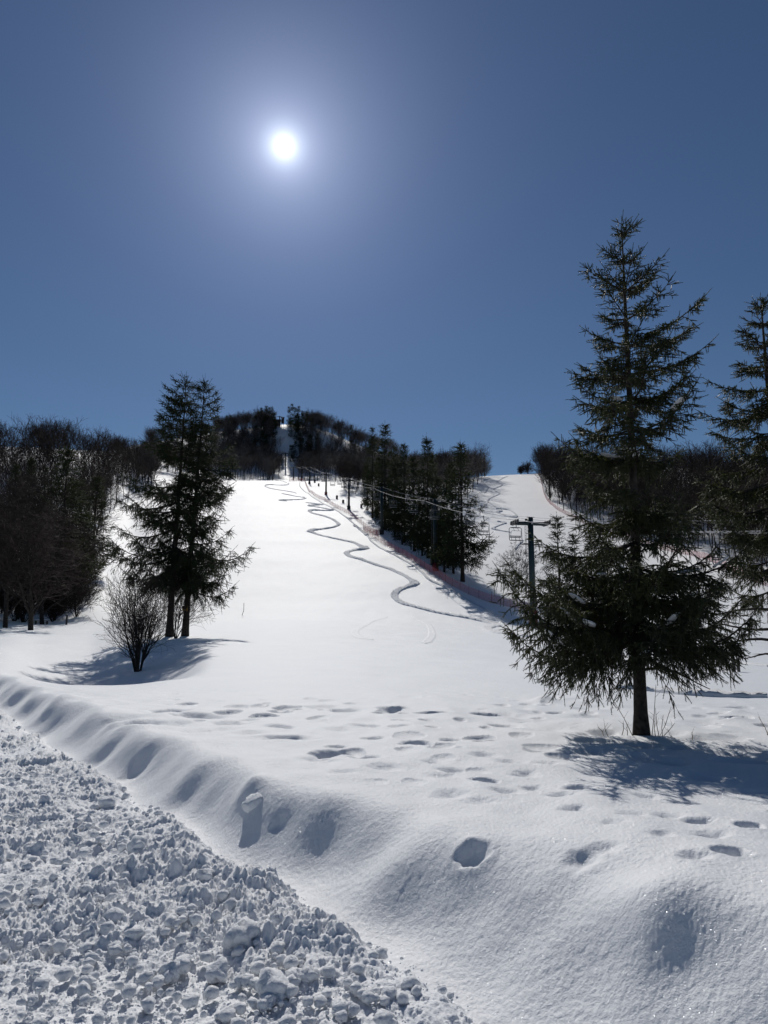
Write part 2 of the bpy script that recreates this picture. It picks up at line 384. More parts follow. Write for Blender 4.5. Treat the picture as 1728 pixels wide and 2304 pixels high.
def needle_mat(name, c0, c1, scale=3.0, trans=.25, rough=.55, spec=.4):
    m, nt, b, out = new_mat(name)
    tc = noise_col(nt, b, c0, c1, scale)
    b.inputs['Roughness'].default_value = rough; b.inputs['Specular IOR Level'].default_value = spec
    tr = node(nt, 'ShaderNodeBsdfTranslucent'); tr.inputs['Color'].default_value = (c1[0] * 2.4, c1[1] * 2.2, c1[2], 1)
    mx = node(nt, 'ShaderNodeMixShader'); mx.inputs[0].default_value = trans
    nt.links.new(b.outputs[0], mx.inputs[1]); nt.links.new(tr.outputs[0], mx.inputs[2]); nt.links.new(mx.outputs[0], out.inputs[0])
    return m
M['needle'] = needle_mat('spruce_needles', (.016, .024, .010), (.046, .056, .020), 2.5, .22)
M['needle_dark'] = needle_mat('dark_needles', (.014, .022, .012), (.035, .048, .022), 1.2, .15, .7, .15)
M['green_steel'] = simple('green_painted_steel', (.006, .020, .024), (.011, .030, .033), 3, .5)
M['dark_steel'] = simple('dark_steel', (.02, .022, .024), (.045, .048, .05), 8, .5, .3)
M['cable'] = simple('steel_cable', (.30, .31, .33), (.42, .42, .44), 4, .7, .3)
M['chair_metal'] = simple('chair_paint', (.06, .07, .075), (.12, .13, .14), 6, .45, .2)
M['slat'] = simple('chair_slat', (.10, .11, .12), (.17, .18, .19), 9, .6)
M['pad_red'] = simple('red_pad', (.13, .014, .02), (.19, .025, .03), 3, .6)
M['pad_black'] = simple('black_pad', (.012, .012, .014), (.03, .03, .034), 3, .6)
M['wood'] = simple('weathered_wood', (.06, .05, .042), (.13, .11, .095), 12, .8, bump=.4)
M['yellow'] = simple('yellow_plate', (.50, .30, .02), (.62, .38, .03), 5, .5)
M['black_paint'] = simple('black_paint', (.01, .01, .01), (.02, .02, .02), 5, .5)
M['white_paint'] = simple('white_paint', (.7, .7, .7), (.8, .8, .8), 5, .5)
M['bamboo'] = simple('fence_pole', (.20, .045, .05), (.28, .07, .075), 3, .6)
M['dead_grass'] = simple('dry_stalk', (.12, .085, .05), (.22, .16, .10), 5, .8)
M['dark_wall'] = simple('dark_boards', (.03, .027, .025), (.06, .052, .046), 4, .8)
def net_mat():
    m, nt, b, out = new_mat('red_net')
    b.inputs['Base Color'].default_value = (.40, .04, .065, 1); b.inputs['Roughness'].default_value = .6
    tc = node(nt, 'ShaderNodeTexCoord')
    vals = []
    for ax in ('X', 'Y'):
        sp = node(nt, 'ShaderNodeSeparateXYZ'); nt.links.new(tc.outputs['UV'], sp.inputs[0])
        mo = node(nt, 'ShaderNodeMath', operation='FRACT'); nt.links.new(sp.outputs[ax], mo.inputs[0])
        lt = node(nt, 'ShaderNodeMath', operation='LESS_THAN'); lt.inputs[1].default_value = .22
        nt.links.new(mo.outputs[0], lt.inputs[0]); vals.append(lt)
    mxm = node(nt, 'ShaderNodeMath', operation='MAXIMUM')
    nt.links.new(vals[0].outputs[0], mxm.inputs[0]); nt.links.new(vals[1].outputs[0], mxm.inputs[1])
    tp = node(nt, 'ShaderNodeBsdfTransparent')
    mx = node(nt, 'ShaderNodeMixShader')
    nt.links.new(mxm.outputs[0], mx.inputs[0]); nt.links.new(tp.outputs[0], mx.inputs[1]); nt.links.new(b.outputs[0], mx.inputs[2])
    nt.links.new(mx.outputs[0], out.inputs[0])
    return m
M['net'] = net_mat()

# ------------------------------------------------------------------ ground sheet
def build_ground():
    fine = np.arange(-.62, .6201, .0011)
    side = np.linspace(.63, 1.4, 45)
    S = np.concatenate([-side[::-1], fine, side])
    def geo(a, b, k): return np.exp(np.arange(math.log(a), math.log(b), k))
    R = np.concatenate([geo(1.2, 2.3, .02), geo(2.3, 8.0, .0024), geo(8.0, 15.5, .0034), geo(15.5, 40, .007), geo(40, 540, .0105), geo(540, 900, .03), [900]])
    nS, nR = len(S), len(R)
    SS, RR = np.meshgrid(S, R)
    x = (SS * RR).ravel(); y = RR.ravel()
    z = height(x, y, True)
    # footprints, mounds and clods only near the camera
    nk = np.where((y < 30) & (np.abs(x / y) < .7))[0]
    xn = x[nk]; yn = y[nk]; zn = z[nk].copy()
    for (fx, fy, r, d) in FEET:
        sel = np.where((np.abs(xn - fx) < r * 3) & (np.abs(yn - fy) < r * 3))[0]
        dx = xn[sel] - fx; dy = yn[sel] - fy
        wob = 1 + .22 * perlin(np.arctan2(dy, dx) * 1.2 + fx * 3, dx * 0 + fy * 5, 41)
        t = np.sqrt((dx / 1.0) ** 2 + (dy / .85) ** 2) / (r * wob)
        sharp = 2.0 if d < .08 else 3.2
        d = d * .8
        zn[sel] += -d * np.exp(-t ** sharp) + .07 * d * np.exp(-((t - 1.5) / .45) ** 2)
    for (fx, fy, r, d) in DENTS:
        zn -= d * np.exp(-(((xn - fx) ** 2 + (yn - fy) ** 2) / (r * r)))
    for (fx, fy, r, hgt) in MOUNDS:
        t2 = ((xn - fx) ** 2 + (yn - fy) ** 2) / (r * r)
        zn += hgt * np.exp(-t2)
    # soft old tracks over the field
    q, rr = qr(xn, yn)
    old = lumps(xn + .05 * perlin(xn * 3, yn * 3, 51), yn, .50, .68, .10, .25, 52, .40)
    zn -= old * smooth(.9, 1.6, q) * (1 - smooth(11, 15, yn)) * .8 * smooth(-.2, .25, perlin(xn * .35, yn * .35, 55) + .15)
    # churned clods on the road side
    _, qn = near_z(xn, yn, False)
    edge = qn + .05 * perlin(xn * 6, yn * 6, 60) + .03 * perlin(xn * 17, yn * 17, 61)
    m = 1 - smooth(-.09, .02, edge)
    k = np.where(m > 0)[0]
    xc, yc = xn[k], yn[k]
    wx = xc + .014 * perlin(xc * 9, yc * 9, 62); wy = yc + .014 * perlin(xc * 9 + 7, yc * 9, 63)
    big = smooth(-.5, .5, perlin(xc * 1.1, yc * 1.1, 64) + .15)
    ab = lambda f, sd: np.abs(perlin(wx * f, wy * f, sd))
    c = .070 * ab(3.1, 70) * (.3 + .6 * big) + .042 * ab(6.7, 71) + .034 * ab(13.0, 72) + .026 * ab(25.0, 73) + .015 * ab(50.0, 74) + .004 * perlin(wx * 90, wy * 90, 76)
    c += lumps(wx, wy, .22, .28, .015, .065, 75, .70) * (.3 + .7 * big) + lumps(wx, wy, .10, .35, .010, .040, 80, .62) + lumps(wx, wy, .05, .5, .006, .018, 90, .62)
    c += .05 * fbm(xc * 1.7, yc * 1.7, 98, 2) + .05 * np.exp(-((edge[k] + .2) / .18) ** 2)
    c *= .42 + .75 * smooth(-.45, .45, perlin(xc * .75 + 3, yc * .75, 66) + .25 * perlin(xc * 2.3, yc * 2.3, 67))
    zn[k] += m[k] * c
    z[nk] = zn
    churn = np.zeros(len(x)); churn[nk[k]] = m[k]
    V = np.stack([x, y, z], 1)
    i = np.arange(nR - 1)[:, None] * nS + np.arange(nS - 1)[None]
    q = np.stack([i, i + 1, i + 1 + nS, i + nS], -1).reshape(-1, 4)
    me = mk_mesh('snow_ground', V, None, q, M['snow'], True); me.materials.append(M['churn'])
    me.polygons.foreach_set('material_index', (churn[q].mean(1) > .5).astype(np.int32)); me.update()
    o = link('snow_ground', me)
    tag(o, kind='structure')
    # the ploughed road and field the photographer stands on, behind the sheet
    xs = np.linspace(-500, 500, 41); ys = np.linspace(-500, 13.5, 30)
    X, Yg = np.meshgrid(xs, ys)
    V = np.stack([X.ravel(), Yg.ravel(), np.full(X.size, -2.15)], 1)
    i = np.arange(29)[:, None] * 41 + np.arange(40)[None]
    q = np.stack([i, i + 1, i + 42, i + 41], -1).reshape(-1, 4)
    tag(link('snow_road', mk_mesh('snow_road', V, None, q, M['snow'], True)), kind='structure')
build_ground()

# clods lying on the churned edge
def ground_full(x, y):
    z, qn = near_z(np.atleast_1d(x).astype(float), np.atleast_1d(y).astype(float), True)
    return z, qn
def build_clods():
    rng = np.random.default_rng(21)
    protos = [lump_mesh(rng, ICO2, .38) for _ in range(10)]
    small = [lump_mesh(rng, ICO1, .26) for _ in range(8)]
    mb = MB()
    N = 16000
    Y = np.exp(rng.uniform(math.log(2.6), math.log(14), N)); s = rng.uniform(-.62, .25, N); x = s * Y
    z, qn = ground_full(x, Y)
    for i in range(N):
        if qn[i] > -.0: continue
        r = .0045 + .036 * rng.random() ** 8
        if perlin(np.array([x[i]*1.1]), np.array([Y[i]*1.1]), 64)[0] > .0 and rng.random() < .05: r *= 1.8
        if qn[i] > -.06 and r > .03: continue
        V, T = (protos if r > .014 else small)[rng.integers(8)]
        a = rng.uniform(0, 6.28); ca, sa = math.cos(a), math.sin(a)
        W = np.stack([V[:,0]*ca - V[:,1]*sa, V[:,0]*sa + V[:,1]*ca, V[:,2]], 1) * r
        mb.add(W + np.array([x[i], Y[i], z[i] + .045 + r * .3]), T)
    o = mb.build('snow_clods', M['clod'], smooth_sh=True)
    tag(o, 'loose white snow crumbs strewn over the ploughed road edge', 'snow crumbs', kind='stuff')
    big = [(575,1780,.105,-1.30,'lone snowball stuck on the smooth bank face above the churned edge'),
      (540,2140,.095,-1.66,'large rough snow lump with a dark foot in the middle of the churned edge'),
      (615,2255,.085,-1.70,'rounded snowball at the bottom edge beside two smaller balls'),
      (690,2225,.055,-1.70,'round snowball resting against its bigger neighbour near the bottom edge'),
      (655,2240,.045,-1.70,'smallest ball wedged between two bigger snowballs near the bottom edge'),
      (310,1932,.085,-1.66,'flat sided block of snow crust lying among the upper clods'),
      (240,1825,.08,-1.64,'bulky snow lump near the upper left end of the churned edge'),
      (460,1998,.07,-1.64,'pale rounded clod just below the foot of the bank'),
      (245,2120,.06,-1.7,'rough clod alone in the fine crumbs at lower left'),
      (488,2215,.065,-1.7,'tall clod standing left of the bottom snowballs'),
      (380,2215,.06,-1.7,'pointed clod in the finer snow below the centre lumps'),
      (745,2105,.055,-1.62,'rounded clod sitting close to the right end of the churned edge')]
    for (u, v, r, zp, lab) in big:
        px, py = march(u, v + (22 if v < 1800 else 0))[:2]
        W, T = lump_mesh(rng, ICO3, .34, .95)
        zz = float(ground_full(px, py)[0][0])
        o = link('snow_lump', mk_mesh('snow_lump', W * r * .9, T, None, M['clod'], True), None, (px, py, zz + (.03 + r * .4 if v > 1800 else -.04)))
        tag(o, lab, 'snow lump')
build_clods()

# ------------------------------------------------------------------ ski tracks (ridged ribbons of churned snow)
def resample(P, step):
    P = np.asarray(P, float)
    # catmull-rom through the points, then even spacing
    Q = []
    for i in range(len(P) - 1):
        p0, p1, p2, p3 = P[max(i-1, 0)], P[i], P[i+1], P[min(i+2, len(P)-1)]
        for t in np.linspace(0, 1, 12, endpoint=False):
            Q.append(.5 * ((2*p1) + (-p0 + p2)*t + (2*p0 - 5*p1 + 4*p2 - p3)*t*t + (-p0 + 3*p1 - 3*p2 + p3)*t**3))
    Q.append(P[-1]); Q = np.array(Q)
    d = np.concatenate([[0], np.cumsum(np.linalg.norm(np.diff(Q, axis=0), axis=1))])
    n = max(int(d[-1] / step), 2); t = np.linspace(0, d[-1], n)
    return np.stack([np.interp(t, d, Q[:, k]) for k in range(2)], 1)
def z3(i, pts, o, s): return [(o[0] + a * s, o[1] + b * s) for a, b in pts]
Z3 = lambda pts: [(460 + a * .2652, 900 + b * .2652) for a, b in pts]
Z4 = lambda pts: [(780 + a * .28933, 960 + b * .28933) for a, b in pts]
TRACKS = [
 ('main', Z3([(640,685),(700,702),(715,714),(680,724),(560,720),(515,728),(545,746),(640,765),(740,781),(782,793)]), .7),
 ('main', Z3([(655,795),(700,803),(800,822),(858,832),(820,845),(720,849),(640,851),(700,860)]), .6),
 ('main', Z3([(860,872),(960,884),(985,890),(900,895),(930,905),(1040,925),(1078,936),(1000,938),(920,934),(895,945),(930,965),(1010,985),(1080,1010),(1125,1040),(1137,1060),(1090,1080),(1000,1095),(920,1105),(900,1115),(940,1135),(1060,1165),(1210,1198)])
    + Z4([(60,905),(110,930),(145,948),(80,958),(10,975),(2,990),(40,1015),(130,1040),(230,1075),(330,1105),(430,1150),(490,1185),(530,1220),(480,1242),(400,1275),(372,1310),(390,1345),(450,1380),(600,1420),(800,1465),(1000,1500),(1130,1530),(1175,1550),(1120,1562),(1095,1572),(1150,1595),(1300,1620),(1450,1640)]), 1.1),
 ('edge', Z3([(810,700),(815,740),(900,810),(960,850),(1060,905),(1130,945),(1230,1020),(1300,1080),(1380,1150)]) + Z4([(60,770),(150,840),(200,900),(330,980),(480,1060),(580,1130),(640,1190),(750,1245),(900,1330),(1000,1390),(1100,1440),(1200,1490),(1350,1540)]), .55),
 ('right', Z4([(1255,388),(1200,410),(1172,432),(1208,455),(1140,490),(1188,520),(1112,560),(1100,590),(1160,625),(1200,655),(1172,668),(1240,695),(1305,705),(1312,680),(1250,645),(1160,640)]), .9),
 ('right', Z4([(1170,738),(1228,750),(1145,785),(1150,800),(1280,825)]), .8),
 ('right', Z4([(1372,888),(1322,930),(1310,960)]), .9),
 ('right', Z4([(1120,400),(1060,430),(1100,470),(1070,520)]), .7),
 ('low', [(1130,1425),(1240,1440),(1330,1462),(1500,1500)], .5),
 ('faint', [(872,1388),(832,1400),(802,1418),(806,1432),(840,1440)], .8),
 ('faint', [(925,1384),(962,1404),(972,1425),(958,1448)], .8),
 ('low', [(1180,1395),(1300,1428),(1420,1450)], .5),
 ('low', [(1390,1548),(1480,1556),(1600,1566),(1727,1570)], .35),
 ('low', [(1560,1480),(1640,1492),(1727,1500)], .4),
]
def build_tracks():
    rng = np.random.default_rng(5)
    for n_, px, w in TRACKS:
        P = np.array([march(u, v)[:2] for u, v in px])
        keep = [0]
        for i in range(1, len(P)):
            if np.linalg.norm(P[i] - P[keep[-1]]) > .8: keep.append(i)
        C = resample(P[keep], .16 if n_ not in ('low', 'faint') else .12)
        if len(C) < 4: continue
        T = unit(np.gradient(C, axis=0)); Nn = np.stack([-T[:,1], T[:,0]], 1)
        # widen where the turn skids
        curv = np.abs(np.gradient(np.unwrap(np.arctan2(T[:,1], T[:,0])))) / .16
        ker = np.ones(21) / 21; curv = np.convolve(curv, ker, 'same')
        ww = .95 * w * (.75 + np.clip(curv * 3.0, 0, 1.1)) * np.clip(np.minimum(np.arange(len(C)), np.arange(len(C))[::-1]) / 10, .15, 1)
        a = np.linspace(-1, 1, 11)
        prof = np.array([-.06, .05, .24, .08, .20, .05, .22, .08, .27, .05, -.06])
        X = C[:, None, 0] + Nn[:, None, 0] * a * ww[:, None] * .5; Yy = C[:, None, 1] + Nn[:, None, 1] * a * ww[:, None] * .5
        Z = height(X.ravel(), Yy.ravel()).reshape(X.shape)
        nz = rng.uniform(.55, 1.25, X.shape) + .3 * perlin(X * 2, Yy * 2, 9)
        amp = (.6 + .5 * np.clip(curv * 3, 0, 1))[:, None] * (.14 if n_ == 'faint' else .35 if n_ == 'low' else 1.0)
        Z = Z + .015 + prof * nz * amp * np.where(prof > 0, 1, 1.0)
        n, m = X.shape
        i = np.arange(n - 1)[:, None] * m + np.arange(m - 1)[None]
        q = np.stack([i, i + 1, i + 1 + m, i + m], -1).reshape(-1, 4)
        o = link('ski_track', mk_mesh('ski_track', np.stack([X.ravel(), Yy.ravel(), Z.ravel()], 1), None, q, M['snow'] if n_ == 'faint' else M['track'], n_ == 'faint'))
        tag(o, kind='structure')
build_tracks()

# ------------------------------------------------------------------ conifers
def shoots_mesh(B, D, L, rng, K, nlen, nwid, core):
    """needle shoots: a thin tapered core plus K flat needles each"""
    N = len(B); mb = MB()
    mb.prisms(B, B + D * L[:, None], core, core * .45, 3)
    t = rng.uniform(.04, 1.0, (N, K)); ph = rng.uniform(0, 2 * np.pi, (N, K))
    ref = np.where(np.abs(D[:, 2:3]) > .9, np.array([[1., 0, 0]]), np.array([[0, 0, 1.]]))
    A = unit(np.cross(D, ref)); Bv = np.cross(D, A)
    rd = A[:, None] * np.cos(ph)[..., None] + Bv[:, None] * np.sin(ph)[..., None]
    nd = unit(D[:, None] * .75 + rd * .85)
    base = B[:, None] + D[:, None] * (t * L[:, None])[..., None]
    tip = base + nd * (nlen * rng.uniform(.7, 1.2, (N, K)))[..., None]
    side = unit(np.cross(nd, rd)) * nwid
    V = np.stack([base - side, base + side, tip], 2).reshape(-1, 3)
    mb.add(V, np.arange(len(V)).reshape(-1, 3))
    return mb
def spruce(seed, H, prof, h0, nbr, r0, sec_sp, sh_sp, shoot_len, K, nlen, nwid, core, wood_n=4, pend=.6, skip=.05, lean=(0, 0), dead=(), seclen=.42, inner=.06, hangp=.5, nw=26, wc=.55, s00=-.22, hpow=.92):
    rng = np.random.default_rng(seed)
    wood = MB()
    hs = np.linspace(-.25, H, 26)
    wob = lambda h: np.stack([lean[0] * h / H + .012 * H * .12 * np.sin(h * 3.1 / H * 2 + seed), lean[1] * h / H + 0 * h, h], -1)
    tr = r0 * np.clip(1 - hs / H, 0, 1) ** .85 + .004
    tr = tr * (1 + .35 * np.exp(-np.clip(hs, 0, 9) / (r0 * 2.0)))
    wood.tube(wob(hs), tr, 12 if wood_n > 3 else 6)
    SB, SD, SL = [], [], []
    brs = []
    u = np.sort(rng.random(nbr)); u = (np.round(u * nw) / nw * wc + u * (1 - wc))
    hh = h0 + (H * .985 - h0) * u ** hpow
    for i in range(nbr):
        h = hh[i]; f = (h - h0) / (H - h0)
        a = i * 2.39996 + rng.uniform(-.5, .5)
        if rng.random() < skip: continue
        gust = .93 + .13 * math.sin(u[i] * 19 + 2.3 * math.cos(a + seed)) * (f < .92)
        L = gust * prof(h, a) * (rng.uniform(.70, 1.12) if f < .85 else rng.uniform(.8, 1.1))
        if L < .02: continue
        s0 = s00 + (.58 - s00) * f ** 2.0 + rng.uniform(-.12, .12)
        up = .22 * (1 - f) + .06; dn = -.30 * (1 - f) * pend
        t = np.linspace(0, 1, 8)
        bend = rng.uniform(-.25, .25)
        az = a + bend * t
        p0 = wob(np.array(h))
        hor = L * (t - .06 * t ** 2)
        P = np.stack([p0[0] + np.cos(az) * hor, p0[1] + np.sin(az) * hor, h + L * (s0 * t + dn * 4 * t * (1 - t) * .5 + up * t ** 3)], 1)
        rb = (.016 * L ** .8 + .0035) * (r0 / .1) ** .3 * (1 - .85 * t)
        wood.prisms(P[:-1], P[1:], rb[:-1], rb[1:], wood_n)
        brs.append(P)
        ns = max(int(L / sec_sp * 2), 3)
        ts = np.sort(rng.uniform(inner, 1.0, ns)); side = np.where(np.arange(ns) % 2 == 0, 1., -1.)
        fi = ts * 7; k = np.minimum(fi.astype(int), 6); fr = (fi - k)[:, None]
        base = P[k] * (1 - fr) + P[k + 1] * fr
        Tn = unit(P[k + 1] - P[k]); S = unit(np.cross(Tn, np.array([[0, 0, 1.]])))
        d = unit(Tn * rng.uniform(.5, .9, (ns, 1)) + S * side[:, None] * rng.uniform(.5, 1.0, (ns, 1)) + np.array([[0, 0, 1.]]) * rng.uniform(-.2, .1, (ns, 1)))
        sl = (seclen * L * (1.08 - ts) * (.55 + .45 * np.minimum(ts * 3, 1)) + shoot_len * .6) * rng.uniform(.6, 1.15, ns)
        dr = pend * rng.uniform(.3, 1.25, ns) * (1 - .75 * f)
        tau = np.linspace(0, 1, 4)
        SP_ = base[:, None] + d[:, None] * (sl[:, None] * tau)[..., None] + np.array([0, 0, -1.]) * (sl * dr)[:, None, None] * (tau ** 2)[None, :, None]
        for j in range(3):
            wood.prisms(SP_[:, j], SP_[:, j + 1], core * (1.25 - .3 * j), core * (.95 - .3 * j), 3)
        m = np.maximum((sl / sh_sp).astype(int), 1) + 1
        idx = np.repeat(np.arange(ns), m); n = len(idx)
        tt = rng.uniform(.08, 1.0, n)
        pb = base[idx] + d[idx] * (sl[idx] * tt)[:, None]; pb[:, 2] -= sl[idx] * dr[idx] * tt ** 2
        tg = unit(d[idx] - np.array([[0, 0, 1.]]) * (2 * dr[idx] * tt)[:, None])
        lat = unit(np.cross(tg, np.array([[0, 0, 1.]]))) * rng.choice([-1., 1.], n)[:, None]
        hang = pend * (1 - .85 * f)
        sd = unit(tg * .75 + lat * rng.uniform(.2, .85, n)[:, None] + np.array([[0, 0, 1.]]) * (rng.uniform(-.75, .15, n) * hang + .25 * f)[:, None])
        SB.append(pb); SD.append(sd); SL.append(shoot_len * rng.uniform(.55, 1.25, n))
        SB.append(SP_[:, -1]); SD.append(tg[np.cumsum(m) - 1]); SL.append(shoot_len * rng.uniform(.8, 1.3, ns))
        # curtains: shoots hanging from the side twigs and from the branch
        hk = rng.random(n) < hangp
        hd = unit(np.stack([rng.normal(0, .22, n), rng.normal(0, .22, n), -np.ones(n)], 1))
        SB.append(pb[hk]); SD.append(hd[hk]); SL.append(shoot_len * rng.uniform(.8, 2.0, int(hk.sum())) * (1 - .6 * f))
        # along the branch itself and at its tip
        n2 = max(int(L / sh_sp * .8), 2); t2 = rng.uniform(.35, 1, n2); k2 = np.minimum((t2 * 7).astype(int), 6); f2 = (t2 * 7 - k2)[:, None]
        SB.append(P[k2] * (1 - f2) + P[k2 + 1] * f2)
        T2 = unit(P[k2 + 1] - P[k2]); SD.append(unit(T2 + rng.normal(0, .45, (n2, 3)))); SL.append(shoot_len * rng.uniform(.6, 1.1, n2))
        SB.append(P[-1:]); SD.append(unit(P[-1:] - P[-2:-1] + np.array([[0, 0, .2 * f * L / 7]]))); SL.append(np.array([shoot_len * 1.5]))
    # leader
    top = wob(np.array(H))
    nt_ = 10
    SB.append(np.tile(top, (1, 1)) - np.array([[0, 0, shoot_len * 1.2]])); SD.append(np.array([[0.02, 0, 1.]])); SL.append(np.array([shoot_len * 2.6]))
    aa = rng.uniform(0, 6.28, nt_); hb = rng.uniform(0, shoot_len * 3, nt_)
    SB.append(top[None] - np.stack([0 * aa, 0 * aa, hb], 1)); SD.append(unit(np.stack([np.cos(aa), np.sin(aa), 1.1 + 0 * aa], 1))); SL.append(shoot_len * (.8 + hb / shoot_len * .3))
    for (h, a, L, s0, kink) in dead:
        t = np.linspace(0, 1, 7)
        p0 = wob(np.array(h))
        P = np.stack([p0[0] + np.cos(a) * L * t, p0[1] + np.sin(a) * L * t, h + L * (s0 * t + kink * np.sin(t * 4.2) * .12)], 1)
        rb = (.02 * L + .004) * (1 - .75 * t); wood.prisms(P[:-1], P[1:], rb[:-1], rb[1:], 5)
        for j in (2, 3, 4, 5):
            e = P[j] + np.array([math.cos(a + rng.uniform(-1, 1)), math.sin(a + rng.uniform(-1, 1)), rng.uniform(-.5, .3)]) * L * rng.uniform(.12, .25)
            wood.prisms(P[j:j+1], e[None], rb[j] * .5, .0015, 4)
    B = np.concatenate(SB); D = np.concatenate(SD); L = np.concatenate(SL)
    crown = shoots_mesh(B, D, L, rng, K, nlen, nwid, core)
    return wood, crown, brs
def interp_prof(tab):
    hs = np.array([t[0] for t in tab]); l = np.array([t[1] for t in tab]); r = np.array([t[2] for t in tab])
    def f(h, a):
        L = np.interp(h, hs, l); R = np.interp(h, hs, r); return float(.5 * (L + R) + .5 * (R - L) * math.cos(a))
    return f
def tree_obj(name, wood, crown, mw, mc, label, loc, cat='tree', rz=0, group=None, crown_name='crown'):
    t = thing(name, label, cat, loc, rz, group)
    wood.build('trunk', mw, t, smooth_sh=True); crown.build(crown_name, mc, t)
    return t
# --- the big spruce
zb = -1.31
big_prof = interp_prof([(.8,1.7,1.55),(1.15,1.92,1.70),(1.45,1.55,1.5),(1.83,1.46,1.40),(2.75,1.16,1.12),(3.09,1.0,.98),(3.73,.96,1.14),(4.4,.70,1.08),(4.62,.62,1.0),(5.02,.60,.70),(5.65,.36,.36),(6.02,.20,.22),(6.24,.03,.03)])
bx, by = 2.894, 8.26
w_, c_, brs = spruce(11, 6.14, big_prof, 1.06, 124, .072, .066, .040, .085, 20, .022, .0024, .0055, 5, .70, .13, (.10, 0), nw=15, wc=.84, hangp=.6, s00=-.08, hpow=1.12,
    dead=[(.72, -.15, .75, -.18, .8), (.86, .5, .5, .02, .5), (.95, -1.2, .4, -.1, .5)])
t = tree_obj('spruce_tree', w_, c_, M['bark'], M['needle'], 'tall spruce standing in the near field with its whole trunk in view', (bx, by, hz(bx, by) - .02))
rng = np.random.default_rng(3)
cand = [P for P in brs if .9 < P[0][2] < 4.2 and np.linalg.norm(P[-1] - P[0]) > .5 and P[-1][1] < P[0][1] + .25]
for j in range(22):
    P = cand[rng.integers(len(cand))]; k = rng.integers(2, 6); L = np.linalg.norm(P[-1] - P[0])
    W, T = lump_mesh(rng, ICO2, .3, .35)
    d = unit(P[k + 1] - P[k]); sx = rng.uniform(.07, .17); sy = rng.uniform(.04, .075)
    S = unit(np.cross(d, [0, 0, 1.])); U = np.cross(S, d)
    W = W[:, :1] * d * sx + W[:, 1:2] * S * sy + W[:, 2:] * U * .05
    link('snow_patch', mk_mesh('snow_patch', W, T, None, M['clod'], True), t, P[k] + np.array([0, 0, .055]))
# --- spruce at the right edge
p2 = interp_prof([(1.7,.8,.95),(2.6,1.0,1.05),(3.4,1.0,1.0),(4.1,.95,.9),(4.6,.74,.7),(5.0,.5,.5),(5.4,.24,.24),(5.74,.03,.03)])
w_, c_, _b = spruce(29, 5.74, p2, 1.75, 84, .085, .066, .040, .085, 20, .022, .0024, .0055, 5, .70, .10, (.08, 0), nw=12, wc=.72, hangp=.75,
    dead=[(1.05, 3.3, 1.0, .02, .4), (1.25, 2.9, .95, .05, -.4), (.85, 3.6, .8, .08, .5), (1.45, 3.05, 1.0, -.02, .4), (1.5, 4.4, .8, .0, .4)])
tree_obj('spruce_tree', w_, c_, M['bark'], M['needle'], 'spruce cut by the right edge with bare dead lower boughs', (5.16, 9.3, hz(5.16, 9.3) - .02))
# --- pair at left
pl = interp_prof([(2.2,3.6,2.2),(3.2,4.8,2.6),(4.8,5.0,3.0),(6.3,4.5,2.9),(8.1,3.8,2.6),(10.2,3.1,1.9),(12.4,2.3,1.0),(13.4,2.0,.8),(14.6,1.3,.6),(15.4,.55,.35),(15.75,.1,.1)])
pr = interp_prof([(2.2,1.6,2.6),(3.2,2.0,3.6),(4.8,2.2,4.2),(6.3,2.2,3.7),(8.1,1.9,3.4),(10.2,1.3,2.6),(12.4,.8,1.6),(13.4,.65,1.3),(14.6,.45,.8),(15.4,.25,.35),(15.7,.08,.08)])
for seed, prof, u, Y, vt, lean, lab in [(41, pl, 381, 42.0, 848, (.3, 0), 'left and bushier spruce of the close pair beside the gully'), (47, pr, 416, 42.6, 853, (.55, 0), 'right and slimmer spruce of the pair with a yellow plate on its trunk')]:
    b = place(u, Y)
    H = float(e_of_v(vt)) * Y - b[2]
    w_, c_, _b = spruce(seed, H, prof, 2.9, 118, .20, .22, .15, .30, 7, .080, .013, .014, 4, .85, .08, lean, seclen=.33, nw=24, wc=.6, hangp=.7)
    tree_obj('spruce_tree', w_, c_, M['bark'], M['needle_dark'], lab, (b[0], b[1], b[2] - .05))
    if seed == 47:
        g = thing('trail_sign', 'small yellow plate with a dark mark nailed to the spruce trunk', 'sign', (b[0] + .01, b[1] - .27, b[2] + 1.62))
        s = MB().box((0, 0, 0), (.30, .02, .30)).build('plate', M['yellow'], g)
        mk = MB(); mk.box((0, -.0125, -.02), (.10, .005, .09)); mk.box((0, -.0125, .085), (.20, .005, .045)); mk.box((-.04, -.0125, .04), (.03, .005, .03)); mk.box((.04, -.0125, .04), (.03, .005, .03))
        mk.build('printed_mark', M['black_paint'], s)

# --- conifer prototypes for the middle distance and the summit
cone = lambda R, H: interp_prof([(0, R*.8, R*.8), (H*.15, R, R), (H*.5, R*.72, R*.72), (H*.8, R*.28, R*.28), (H*.93, R*.09, R*.09), (H, .05, .05)])
def proto_conifer(seed, H=16, R=2.7, h0=1.6, dens=1.0, coarse=1.0):
    w, c, _ = spruce(seed, H, cone(R, H), h0, int(95 * dens), .2, .42 * coarse, .34 * coarse, .55 * coarse, 5, .16 * coarse, .035 * coarse, .022, 3, .6, .04, seclen=.36)
    return (mk_mesh('trunk', *w.arrays(), M['far_bark'], True), mk_mesh('crown', *c.arrays(), M['needle_dark']), H)
CON = [proto_conifer(101), proto_conifer(102, R=2.3), proto_conifer(103, R=3.1, h0=2.4), proto_conifer(104, R=2.5, dens=.8)]
CONF = [proto_conifer(111, dens=.5, coarse=1.9, h0=.8), proto_conifer(112, R=2.3, dens=.5, coarse=1.9, h0=.8)]
